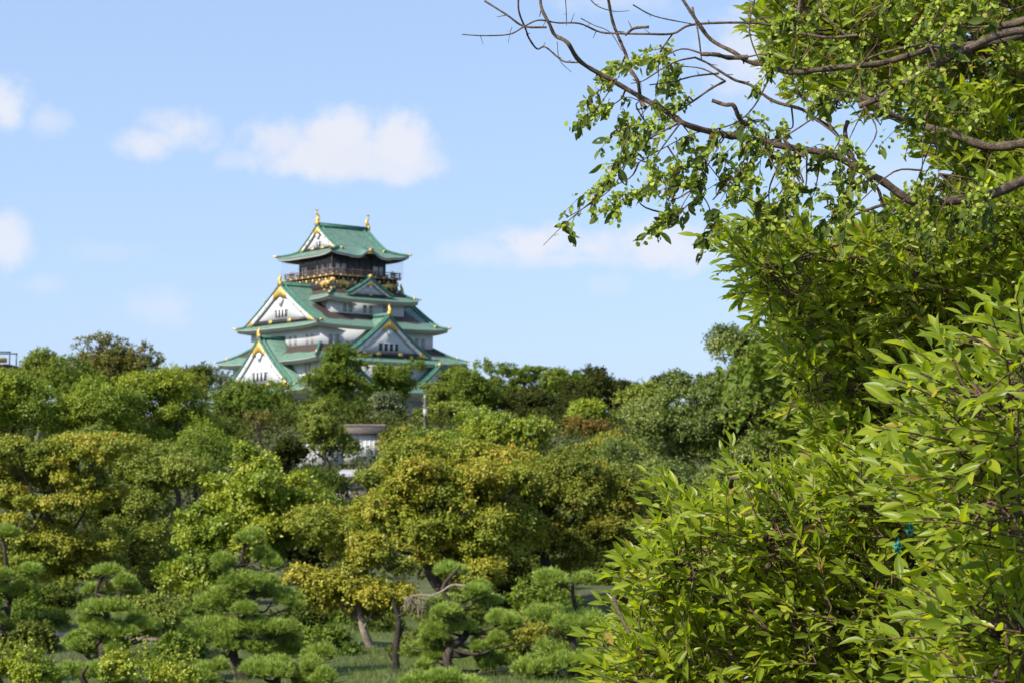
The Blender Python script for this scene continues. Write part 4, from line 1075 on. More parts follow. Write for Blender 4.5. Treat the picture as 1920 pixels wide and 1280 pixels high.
def build_bushes():
    data = [('broad dark bush in the shade right of the tallest pine', 600, 1185, 70, 38, 58, 'green'), ('olive bush behind the five pad pine', 255, 1155, 60, 36, 60, 'olive'), ('dark bush under the trees behind the tallest pine', 410, 1150, 75, 45, 64, 'dark'),
            ('dark bush between the cut off pine and the five pad pine', 95, 1140, 62, 34, 64, 'dark'), ('shaded bush behind the flat capped pine', 860, 1180, 80, 44, 60, 'dark'), ('dim bush behind the dead stump', 745, 1165, 60, 36, 62, 'green'),
            ('green bush behind the pale pine on the right', 1030, 1150, 80, 44, 58, 'green'), ('dark bush at the foot of the right hand cherry', 990, 1120, 60, 40, 64, 'deep'), ('small olive bush at the left edge under the cherry', 15, 1135, 50, 34, 62, 'green')]
    data += [('low green bush on the lawn right of the five pad pine', 330, 1235, 40, 26, 46, 'green'), ('low round bush left of the forked cherry', 620, 1225, 40, 24, 48, 'green'), ('dark low bush at the left edge of the lawn', 30, 1215, 46, 22, 48, 'dark'),
             ('low dark bush right of the forked cherry trunk', 790, 1225, 36, 22, 48, 'dark'), ('low bush in the shade between the two right pines', 960, 1225, 40, 26, 47, 'green'), ('dim bush behind the tallest pine trunk', 420, 1225, 40, 26, 50, 'dark')]
    data += [('leafy bush beside the trunk of the tallest pine', 380, 1185, 50, 34, 52, 'green'), ('bush filling the gap left of the five pad pine', 70, 1180, 50, 30, 54, 'green'), ('dark bush right of the bright shrub', 560, 1180, 46, 30, 52, 'dark'),
             ('bush under the yellow cherry boughs', 690, 1190, 44, 26, 56, 'dark'), ('wide dark bush below the browner cherry', 1050, 1200, 60, 34, 52, 'dark')]
    for i, (lab, x, y, rx, ry, d, mt) in enumerate(data):
        make_tree('bush', lab, x, y, rx, ry, d, L[mt], 12000, .12, 700 + i, cat='bush', group='bushes in the shade behind the pines', clump=.4, trunk=.05, crown_name='foliage', nlimb=8)


def build_stump():
    # blackened dead trunk with a broken spike
    d = 43; rng = np.random.default_rng(7)
    b = W(743, 1275, d); base = np.array([b[0], d, gz(b[0], d)])
    o = thing('dead_tree', 'black broken dead trunk standing left of the flat capped pine', 'dead tree', tuple(base))
    m = MB(); P = np.array([W(x, y, d) for x, y in ((745, 1278), (742, 1235), (744, 1200), (748, 1165), (740, 1135), (736, 1122))]) - base; P[0, 2] = -.2
    m.tube(smooth_path(P, 3), np.interp(np.linspace(0, 1, 16), [0, .2, .5, .8, 1], [.12, .08, .07, .045, .012]), 9)
    for x, y, x2, y2 in ((744, 1235, 727, 1222), (746, 1190, 756, 1172)): m.tube((np.array([W(x, y, d), W((x + x2) / 2, y, d), W(x2, y2, d)]) - base), [.05, .04, .02], 6)
    m.build('trunk', bark_mat('charred_bark', (.012, .010, .009), (.05, .042, .035), 8), o, True)
    # bare grey dead branch with a tangle of twigs, hanging on the pine
    d = 41; b = W(800, 1120, d)
    br = MB(); P = [W(x, y, d - .3) for x, y in ((872, 1098), (848, 1096), (828, 1108), (808, 1116), (790, 1115), (768, 1118))]
    br.tube(smooth_path(P, 4), np.linspace(.03, .012, 21), 6)
    P = [W(x, y, d - .3) for x, y in ((820, 1119), (800, 1114), (776, 1115), (760, 1124), (758, 1140))]; br.tube(smooth_path(P, 4), np.linspace(.02, .006, 17), 5)
    for k in range(42):
        x = rng.uniform(758, 800); y = rng.uniform(1116, 1128); q = W(x, y, d - .3 + rng.uniform(-.2, .2)); e = W(x + rng.normal() * 14, y + rng.uniform(8, 36), d - .3 + rng.uniform(-.3, .3))
        br.tube(smooth_path([q, (q + e) / 2 + rng.normal(size=3) * .06, e], 3), np.linspace(.008, .003, 7), 4)
    ob = br.build('dead_branch', BARK_DEAD, None); tag(ob, 'bare grey dead branch with tangled twigs caught beside the flat capped pine', 'branch')


def build_undergrowth():
    rng = np.random.default_rng(31)
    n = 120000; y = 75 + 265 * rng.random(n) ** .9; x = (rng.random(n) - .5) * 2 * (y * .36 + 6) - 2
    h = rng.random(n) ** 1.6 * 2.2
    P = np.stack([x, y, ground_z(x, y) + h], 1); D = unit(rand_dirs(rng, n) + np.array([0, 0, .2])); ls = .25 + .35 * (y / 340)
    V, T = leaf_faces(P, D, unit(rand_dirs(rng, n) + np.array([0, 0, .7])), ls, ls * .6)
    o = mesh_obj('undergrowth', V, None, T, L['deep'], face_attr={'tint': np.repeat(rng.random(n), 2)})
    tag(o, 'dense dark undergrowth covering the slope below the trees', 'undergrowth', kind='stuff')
    n = 90000; x = rng.uniform(-17, 7, n); y = rng.uniform(33, 62, n); k = (np.abs(y - 52 - 1.2 * np.sin(x * .16)) > 1.0); x, y = x[k], y[k]; n = len(x)
    P = np.stack([x, y, ground_z(x, y) - .01], 1); D = unit(rng.normal(size=(n, 3)) * .35 + np.array([0, 0, 1])); N = unit(rng.normal(size=(n, 3)))
    ls = rng.uniform(.06, .2, n); S = unit(np.cross(D, N)); V = np.stack([P - S * .008, P + S * .008, P + D * ls[:, None]], 1).reshape(-1, 3)
    o = mesh_obj('grass', V, None, np.arange(3 * n).reshape(-1, 3), L['grass'], face_attr={'tint': rng.random(n)})
    tag(o, 'tufted grass growing on the lawn under the pines', 'grass', kind='stuff')


# ------------------------------------------------------------------ walls and buildings between the trees
def build_structures():
    tile = plain('brown_roof_tile', (.12, .10, .088), .8, var=.3, scale=2); grey = plain('grey_roof_sheet', (.27, .265, .29), .7, var=.1, scale=1)
    white = plain('weathered_whitewash', (.62, .62, .63), .85, var=.16, scale=1.5); dark = plain('dark_timber', (.035, .032, .035), .7, var=.3)
    brick = plain('brown_brick', (.16, .10, .075), .85, var=.25, scale=3); steel = plain('teal_grey_steel', (.05, .085, .10), .5); concrete = plain('pale_concrete', (.13, .13, .135), .8, var=.12)
    # whitewashed wall with a tiled roof
    d = 206; a, b = W(604, 798, d), W(716, 835, d); x0, x1 = a[0], b[0]; zt = a[2]; g = gz((x0 + x1) / 2, d)
    o = thing('plastered_wall', 'white plastered wall with a brown tiled roof seen between the trees below the castle', 'wall', ((x0 + x1) / 2, d, g)); hw = (x1 - x0) / 2; zt -= g
    m = MB(); m.box(-hw, hw, 0, 2.4, -.5, zt - .9)
    for k in np.arange(-hw + .2, hw, .45): m.box(k, k + .06, -.05, .004, zt - 3.4, zt - .92)
    m.build('wall', white, o)
    m = MB(); m.add([(-hw - .3, -.6, zt - .85), (hw + .3, -.6, zt - .85), (hw + .3, 1.2, zt), (-hw - .3, 1.2, zt), (hw + .3, 3.0, zt - .85), (-hw - .3, 3.0, zt - .85)], [(0, 1, 2, 3), (3, 2, 4, 5), (0, 5, 4, 1)], [(0, 3, 5), (1, 4, 2)])
    m.build('roof', tile, o); m = MB(); m.tube([(-hw - .3, 1.2, zt + .08), (hw + .3, 1.2, zt + .08)], .16, 8); m.build('ridge', tile, o)
    # grey stone bank, stepped at its left edge
    d = 200; a, b = W(500, 830, d), W(596, 868, d); g = gz(a[0], d); zt = a[2] - g
    o = thing('stone_wall', 'pale grey stone bank with a stepped left edge behind the pointed conifer', 'wall', ((a[0] + b[0]) / 2, d, g)); cx = (a[0] + b[0]) / 2
    xs = [W(x, 850, d)[0] - cx for x in (497, 507, 516, 524, 534, 640)]; zs = [W(500, y, d)[2] - g for y in (868, 860, 850, 841, 833, 829)]
    m = MB()
    for i in range(5): m.box(xs[i], xs[i + 1] - .004, .02 * i, 3, -.5, zs[i + 1])
    m.build('masonry', plain('pale_stone', (.36, .36, .385), .9, var=.22, scale=1.6, bump=.5), o)
    m = MB()
    for k in range(14): x = xs[4] + (xs[5] - xs[4]) * k / 14; m.box(x + .02, x + (xs[5] - xs[4]) / 14 - .02, -.06, 1.2, zs[5] + .003, zs[5] + .12 + .07 * (k % 3))
    m.build('coping', plain('coping_stone', (.17, .17, .18), .9, var=.3), o)
    # low grey roofed lodge with railing
    d = 165; a, b = W(618, 879, d), W(722, 905, d); g = gz(a[0], d); cx = (a[0] + b[0]) / 2; hw = (b[0] - a[0]) / 2; zr = a[2] - g; ze = W(634, 893, d)[2] - g; zb = W(634, 925, d)[2] - g
    o = thing('lodge', 'low grey roofed lodge with a dark railing between the trees', 'building', (cx, d, g))
    m = MB(); m.box(-hw + .3, hw - .3, 1.0, 6, -.3, ze - .1); m.build('wall', plain('dim_plaster', (.22, .20, .21), .85, var=.15), o)
    m = MB(); m.add([(-hw - .3, 0, ze), (hw + .3, 0, ze), (hw + .3 - 1.1, 3.5, zr), (-hw - .3 + 1.1, 3.5, zr), (hw + .3, 7, ze), (-hw - .3, 7, ze)], [(0, 1, 2, 3), (3, 2, 4, 5), (0, 5, 4, 1)], [(0, 3, 5), (1, 4, 2)]); m.build('roof', grey, o)
    rl = MB()
    for z in (ze - .25, ze - 1.0, ze - 2.2): rl.box(-hw - .2, hw + .2, -.5, -.38, z, z + .16)
    r = rl.build('railing', dark, o)
    for k in np.linspace(-hw, hw, 7):
        p = MB(); p.box(k - .07, k + .07, -.37, -.23, -.3, ze - .1); p.build('post', dark, o)
    # shadowed ridge wall
    d = 338; a, b = W(935, 760, d), W(1062, 800, d); g = gz(a[0], d)
    o = thing('rampart_wall', 'long dark stone rampart in shadow on the ridge right of the castle', 'wall', ((a[0] + b[0]) / 2, d, g)); hw = (b[0] - a[0]) / 2; zt = a[2] - g
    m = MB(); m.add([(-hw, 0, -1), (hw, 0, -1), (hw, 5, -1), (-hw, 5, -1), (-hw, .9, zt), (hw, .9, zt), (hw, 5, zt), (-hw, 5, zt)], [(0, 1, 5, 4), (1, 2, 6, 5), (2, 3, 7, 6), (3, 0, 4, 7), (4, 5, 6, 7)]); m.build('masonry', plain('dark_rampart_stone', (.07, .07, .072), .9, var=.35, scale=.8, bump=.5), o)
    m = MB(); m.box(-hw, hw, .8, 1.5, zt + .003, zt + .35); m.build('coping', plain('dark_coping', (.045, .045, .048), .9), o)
    # concrete pole
    d = 270; a = W(797, 745, d); g = gz(a[0], d); o = thing('utility_pole', 'pale concrete pole standing among the trees below the castle', 'pole', (a[0], d, g)); h = a[2] - g
    m = MB(); m.tube([(0, 0, -.3), (0, 0, h)], [.24, .17], 10); m.build('shaft', concrete, o, True); m = MB(); m.tube([(0, 0, h + .002), (0, 0, h + .4)], [.2, .16], 10); m.box(-.26, .26, -.36, -.24, h - 3.0, h - 1.6); m.build('cap', plain('pole_cap', (.3, .3, .31), .6), o)
    # rooftop at the left edge
    d = 245; a, b = W(-60, 686, d), W(12, 720, d); g = gz(-60, d); cx = (a[0] + b[0]) / 2; hw = (b[0] - a[0]) / 2; zt = a[2] - g
    o = thing('brick_building', 'brown brick building with a steel frame on its flat roof at the left edge', 'building', (cx, d, g))
    m = MB(); m.box(-hw, hw, 0, 10, -.5, zt); m.build('wall', brick, o); m = MB(); m.box(-hw - .15, hw + .15, -.15, 10.15, zt + .003, zt + .3); m.build('parapet', plain('dark_parapet', (.09, .07, .06), .8), o)
    m = MB(); zf = W(0, 660, d)[2] - g; xr = W(18, 660, d)[0] - cx - .15
    for x in (-hw + .5, xr):
        for y in (.6, 4): m.box(x - .07, x + .07, y - .07, y + .07, zt + .31, zf)
    m.box(-hw + .3, xr + .12, .52, .68, zf + .003, zf + .16); m.box(-hw + .3, xr + .12, 3.92, 4.08, zf + .003, zf + .16); m.build('roof_frame', steel, o)
    m = MB(); m.box(-hw + 1, xr - 1.0, 1.4, 3.2, zf - 1.15, zf - .55); m.build('sign_box', plain('ochre_panel', (.55, .38, .12), .6), o)


def copy_thing(src, loc, rz, sc, label, group):
    r = src.copy(); COL.objects.link(r); r.location = loc; r.rotation_euler = (0, 0, rz); r.scale = (sc, sc, sc); r['label'] = label; r['group'] = group
    for ch in src.children:
        c = ch.copy(); COL.objects.link(c); c.parent = r


def build_hidden_slope_trees():
    # the wood goes on to the right behind the glossy trees
    pool = [o for o in COL.objects if o.get('group') in (FAR, MID) and o.name.split('.')[0] in ('broadleaf_tree', 'camphor_tree', 'oak_tree')]
    src = {k: [o for o in pool if o['label'].startswith(k)][0] for k in ('wide olive green dome', 'big clumpy camphor', 'tall olive green tree', 'rounded dark green tree', 'large dark glossy', 'soft grey green')}
    rng = random.Random(77); keys = list(src)
    for y, xs in ((88, (17, 24, 33, 46)), (120, (22, 31, 41, 56)), (165, (30, 42, 56, 74)), (225, (42, 58, 76, 98)), (300, (56, 78, 102, 130))):
        for x in xs:
            k = keys[rng.randrange(6)]; xx = x + rng.uniform(-3, 3); yy = y + rng.uniform(-6, 6); sc = rng.uniform(.85, 1.15) * (1.5 if k.startswith('soft') and y > 100 else 1)
            copy_thing(src[k], (xx, yy, gz(xx, yy)), rng.uniform(-.4, .4), sc, 'park tree on the slope far behind the glossy trees at the right edge', 'wood continuing behind the glossy trees')


build_far_trees(); build_mid_trees(); build_hidden_slope_trees(); build_pines(); build_shrubs(); build_bushes(); build_stump(); build_undergrowth(); build_structures()


# ------------------------------------------------------------------ foreground trees, a few metres from the camera
def in_poly(x, y, poly):
    c = np.zeros(len(x), bool); p = np.asarray(poly, float); j = len(p) - 1
    for i in range(len(p)):
        cond = ((p[i, 1] > y) != (p[j, 1] > y)) & (x < (p[j, 0] - p[i, 0]) * (y - p[i, 1]) / (p[j, 1] - p[i, 1] + 1e-9) + p[i, 0])
        c ^= cond; j = i
    return c


def broad_leaves(rng, P, D, N, Ln, aspect=.32, fold=.62, droop=.12):
    """curved pointed leaves, 6 rows x 5 columns"""
    n = len(P); S = unit(np.cross(D, N)); N2 = np.cross(S, D)
    l = np.array([0, .12, .32, .55, .8, 1.0]); w = np.array([.05, .55, .95, 1.0, .58, .02]); cols = np.array([-1, -.55, 0, .55, 1]); ed = np.array([1, .55, 0, .55, 1])
    Ln = np.asarray(Ln)[:, None, None]
    hw = Ln * aspect * .5 * rng.uniform(.85, 1.15, (n, 1, 1))
    fo = (fold * rng.uniform(.4, 1.5, n))[:, None, None]; dr = (droop * rng.uniform(-.3, 2.8, n))[:, None, None]
    tw = rng.normal(size=n)[:, None, None] * .12
    X = hw * w[None, :, None] * cols[None, None, :]
    Zc = fo * hw * w[None, :, None] * (np.abs(cols) ** 1.3)[None, None, :] - dr * Ln * (l ** 2)[None, :, None] + tw * X * l[None, :, None] * 2
    Yc = Ln * l[None, :, None] * np.ones((1, 1, 5))
    V = P[:, None, None, :] + X[..., None] * S[:, None, None, :] + Yc[..., None] * D[:, None, None, :] + Zc[..., None] * N2[:, None, None, :]
    b = (np.arange(n) * 30)[:, None, None]; i, j = np.meshgrid(np.arange(5), np.arange(4), indexing='ij'); k = (i * 5 + j)[None] + b
    Q = np.stack([k, k + 1, k + 6, k + 5], -1).reshape(-1, 4)
    edge = np.tile(np.tile(ed, 6), n)
    return V.reshape(-1, 3), Q, edge


def sprig_leaves(rng, base, d0, length, nl, leaf, nb=(.8, -.52)):
    """one shoot: twig polyline plus alternate leaves raised along it"""
    up = np.array([0, 0, 1.]); d0 = d0 / np.linalg.norm(d0); k = 6
    pts = [base]; d = d0.copy()
    for i in range(k - 1):
        d = unit(d + up * (.10 - .06 * i) + rng.normal(size=3) * .09); pts.append(pts[-1] + d * length / (k - 1))
    pts = np.array(pts); t = np.linspace(.12, 1.0, nl); f = t * (k - 1); i = np.minimum(f.astype(int), k - 2); p = pts[i] + (pts[i + 1] - pts[i]) * (f - i)[:, None]; dd = unit(pts[i + 1] - pts[i])
    side = unit(np.cross(dd, up) + 1e-6); sg = np.where(np.arange(nl) % 2 == 0, 1., -1.)[:, None]
    spread = np.linspace(.95, .35, nl)[:, None]
    D = unit(dd * .62 + side * sg * spread + up * rng.uniform(-.25, .5, (nl, 1)) + rng.normal(size=(nl, 3)) * .24)
    D[-1] = unit(dd[-1] + up * .15)
    N = unit(up * nb[0] + side * sg * -.25 + np.array([-.40, nb[1], 0]) + rng.normal(size=(nl, 3)) * .42)
    return pts, p, D, N, leaf * rng.uniform(.55, 1.2, nl) * np.where(t < .2, .8, 1)


def foliage_mass(name, parent, base0, rng, poly, d0, d1, count, leaf, main_dir, trunk_pts, mat, nl=(9, 14), length=(.17, .30), cells=26, hole=None, nb=(.8, -.52)):
    """shoots spread through a bough volume; boughs run from the trunk to them"""
    p = np.asarray(poly, float); x0, y0 = p.min(0); x1, y1 = p.max(0)
    pts = []
    while len(pts) < count:
        x = rng.uniform(x0, x1, count * 3); y = rng.uniform(y0, y1, count * 3); k = in_poly(x, y, poly)
        if hole is not None:
            for h in hole: k &= ~(in_poly(x, y, h[0]) & (rng.random(len(x)) < h[1]))
        pts += list(zip(x[k], y[k]))
    pts = np.array(pts[:count]); dep = d0 + (d1 - d0) * rng.random(count) ** 1.2
    B = np.array([W(x, y, d) for (x, y), d in zip(pts, dep)])
    ctr = np.array(W((x0 + x1) / 2, (y0 + y1) / 2, (d0 + d1) / 2))
    # bough ends: k-means-like centres
    C = B[rng.choice(count, cells, replace=False)]
    for _ in range(4):
        a = np.argmin(((B[:, None] - C[None]) ** 2).sum(-1), 1)
        C = np.array([B[a == i].mean(0) if (a == i).any() else C[i] for i in range(cells)])
    md = unit(np.asarray(main_dir, float)); LP, LD, LN, LL = [], [], [], []; tw = MB()
    tp = np.asarray(trunk_pts)
    bough = MB(); lines = []
    for c in C:
        s = tp[np.argmin(((tp - c) ** 2).sum(-1) + rng.random(len(tp)) * .4)]
        mid_ = s + (c - s) * .5 + np.array([0, 0, .12]) + rng.normal(size=3) * .12
        q = smooth_path([s, s + (mid_ - s) * .5 + rng.normal(size=3) * .06, mid_, c + (mid_ - c) * .4 + rng.normal(size=3) * .05, c], 4)
        bough.tube(q - base0, np.linspace(.015, .004, len(q)), 6); lines.append(q[len(q) // 3:])
    for i in range(count):
        c = C[a[i]]; out = unit(B[i] - c); dr = unit(md * .75 + out * .6 + rng.normal(size=3) * .4 + np.array([0, 0, .08]))
        ln = rng.uniform(*length); m = rng.integers(nl[0], nl[1] + 1)
        tpts, P, D, N, ll = sprig_leaves(rng, B[i] - dr * ln * .5, dr, ln, m, leaf, nb)
        LP.append(P); LD.append(D); LN.append(N); LL.append(ll)
        tw.tube(tpts - base0, np.linspace(.0034, .0015, len(tpts)), 4)
        st = tpts[0]; bl = lines[a[i]]; e = bl[np.argmin(((bl - st) ** 2).sum(-1))]
        if np.linalg.norm(st - e) < .9:
            tw.tube(smooth_path([e, (e + st) / 2 + rng.normal(size=3) * .03, st], 3) - base0, np.linspace(.004, .0026, 7), 4)
    P, D, N, LLn = map(np.concatenate, (LP, LD, LN, LL))
    V, Q, edge = broad_leaves(rng, P, D, N, LLn)
    tint = np.clip(rng.normal(.45, .2, len(P)), 0, .93); tint[rng.random(len(P)) < .012] = 1
    mesh_obj(name, V - base0, Q, None, mat, parent, face_attr={'tint': np.repeat(tint, 20)}, vert_attr={'edge': edge}, smooth=True)
    tw.build('twig_sprays', BARK_TWIG, parent); bough.build('bough', BARK_FORE, parent, True)


BARK_TWIG = bark_mat('twig_bark', (.055, .035, .022), (.17, .11, .075), 60)


def trunk_tube(parent, base0, pts, r):
    m = MB(); q = smooth_path(pts, 4); m.tube(q - base0, np.linspace(r[0], r[1], len(q)), 10); m.build('trunk', BARK_FORE, parent, True); return q


def build_fore_broadleaf():
    # the tall glossy tree: upper and middle boughs
    rng = np.random.default_rng(301)
    d = 9.0; tx = W(2140, 640, d)[0]; base = np.array([tx, d, gz(tx, d)])
    o = thing('broadleaf_tree', 'tall glossy leaved tree filling the right edge from the top down to the bush', 'tree', tuple(base), 0, 'glossy leaved trees close by on the right')
    q = trunk_tube(o, base, [base - [0, 0, .2], W(2150, 1100, d), W(2120, 700, d), W(2080, 350, d + .1), W(2040, 40, d + .2), W(2000, -260, d + .3)], (.17, .05))
    q = q[3:]
    foliage_mass('foliage', o, base, rng, [(1400, -60), (1425, 60), (1470, 135), (1560, 190), (1600, 230), (1690, 225), (1745, 255), (1780, 330), (1920, 400), (1980, 300), (1980, -60)], 8.2, 10.0, 1150, .072, (-.7, -.3, .55), q, L['fore'], cells=22, nb=(.5, -.8),
                 hole=[([(1500, 180), (1720, 180), (1760, 400), (1500, 400)], .7)])
    foliage_mass('foliage', o, base, rng, [(1420, 460), (1500, 440), (1610, 460), (1720, 400), (1840, 380), (1980, 330), (1980, 900), (1560, 870), (1545, 800), (1535, 720), (1505, 660), (1470, 590), (1445, 520)], 7.6, 9.2, 1500, .072, (-.75, -.3, .42), q, L['fore'], cells=34, nb=(.5, -.8),
                 hole=[([(1380, 440), (1500, 440), (1480, 520), (1380, 520)], .55)])
    foliage_mass('foliage', o, base, rng, [(1345, 460), (1420, 410), (1490, 430), (1480, 560), (1520, 680), (1560, 800), (1530, 800), (1480, 690), (1445, 600), (1400, 520)], 7.4, 8.6, 110, .070, (-.85, -.25, .2), q, L['fore'], cells=10, nb=(.5, -.8))
    # the lower, bushier tree
    rng = np.random.default_rng(302)
    d = 7.6; tx = W(1800, 1000, d)[0]; base = np.array([tx, d, gz(tx, d)])
    o = thing('broadleaf_tree', 'dense bushy glossy tree rising from the bottom right corner towards the middle', 'tree', tuple(base), 0, 'glossy leaved trees close by on the right')
    q = trunk_tube(o, base, [base - [0, 0, .2], W(1790, 1500, d), W(1760, 1300, d), W(1720, 1180, d), W(1680, 1060, d)], (.12, .05))
    q2 = smooth_path([W(1720, 1180, d), W(1560, 1080, d - .1), W(1380, 1030, d - .2)], 5); q3 = smooth_path([W(1760, 1300, d), W(1560, 1230, d - .3), W(1320, 1180, d - .4)], 5)
    m = MB()
    for z in (q2, q3): m.tube(z - base, np.linspace(.03, .003, len(z)), 7)
    m.build('bough', BARK_FORE, o, True)
    foliage_mass('foliage', o, base, rng, [(1165, 1200), (1180, 1110), (1205, 1040), (1235, 975), (1255, 905), (1285, 940), (1310, 985), (1360, 950), (1375, 890), (1410, 900), (1440, 935), (1490, 905), (1530, 890), (1600, 850), (1980, 840), (1980, 1360), (1150, 1360), (1140, 1260)], 6.4, 8.3, 1950, .066, (-.7, -.3, .45), np.concatenate([q[4:], q2, q3]), L['fore'], cells=44,
                 hole=[([(1640, 1035), (1760, 1035), (1750, 1120), (1640, 1120)], .8)])
    # the nearest boughs at the right edge
    rng = np.random.default_rng(303)
    d = 5.2; tx = W(2300, 900, d)[0]; base = np.array([tx, d, gz(tx, d)])
    o = thing('broadleaf_tree', 'nearest glossy tree reaching in at the right edge with the largest leaves', 'tree', tuple(base), 0, 'glossy leaved trees close by on the right')
    q = trunk_tube(o, base, [base - [0, 0, .2], W(2320, 1500, d), W(2280, 1000, d), W(2260, 700, d), W(2240, 300, d)], (.1, .04)); q = q[3:]
    foliage_mass('foliage', o, base, rng, [(1720, 760), (1760, 690), (1850, 640), (1900, 610), (1980, 600), (1980, 1020), (1830, 1040), (1740, 1010), (1700, 960), (1720, 860), (1680, 800)], 4.5, 5.8, 190, .067, (-.95, -.1, .22), q, L['fore'], cells=10, length=(.2, .3), nl=(8, 12))
    foliage_mass('foliage', o, base, rng, [(1760, 1120), (1840, 1080), (1980, 1050), (1980, 1360), (1740, 1360), (1720, 1220)], 4.6, 5.8, 180, .067, (-.65, -.25, .45), q, L['fore'], cells=8, length=(.2, .3), nl=(8, 12))


def elm_leaves(rng, P, D, N, Ln):
    """oval leaves eaten full of small holes"""
    n = len(P); S = unit(np.cross(D, N)); N2 = np.cross(S, D); R, Cn = 7, 5
    l = np.linspace(0, 1, R); w = np.sin(np.pi * np.clip(l, .02, .985) ** .85) ** .75; cols = np.linspace(-1, 1, Cn)
    Ln = np.asarray(Ln)[:, None, None]; hw = Ln * .23
    X = hw * w[None, :, None] * cols[None, None, :]; Y = Ln * l[None, :, None] * np.ones((1, 1, Cn))
    Z = .22 * np.abs(X) - (.12 * rng.uniform(-.5, 2, n))[:, None, None] * Ln * (l ** 2)[None, :, None] + rng.normal(size=(n, R, Cn)) * .0008
    V = P[:, None, None] + X[..., None] * S[:, None, None] + Y[..., None] * D[:, None, None] + Z[..., None] * N2[:, None, None]
    b = (np.arange(n) * R * Cn)[:, None, None]; i, j = np.meshgrid(np.arange(R - 1), np.arange(Cn - 1), indexing='ij'); k = (i * Cn + j)[None] + b
    Q = np.stack([k, k + 1, k + Cn + 1, k + Cn], -1)
    keep = rng.random(Q.shape[:3]) > (rng.uniform(.02, .22, n))[:, None, None]
    keep[:, :, 1:3] |= rng.random((n, R - 1, 2)) > .55
    return V.reshape(-1, 3), Q[keep], np.broadcast_to(np.arange(n)[:, None, None], keep.shape)[keep]


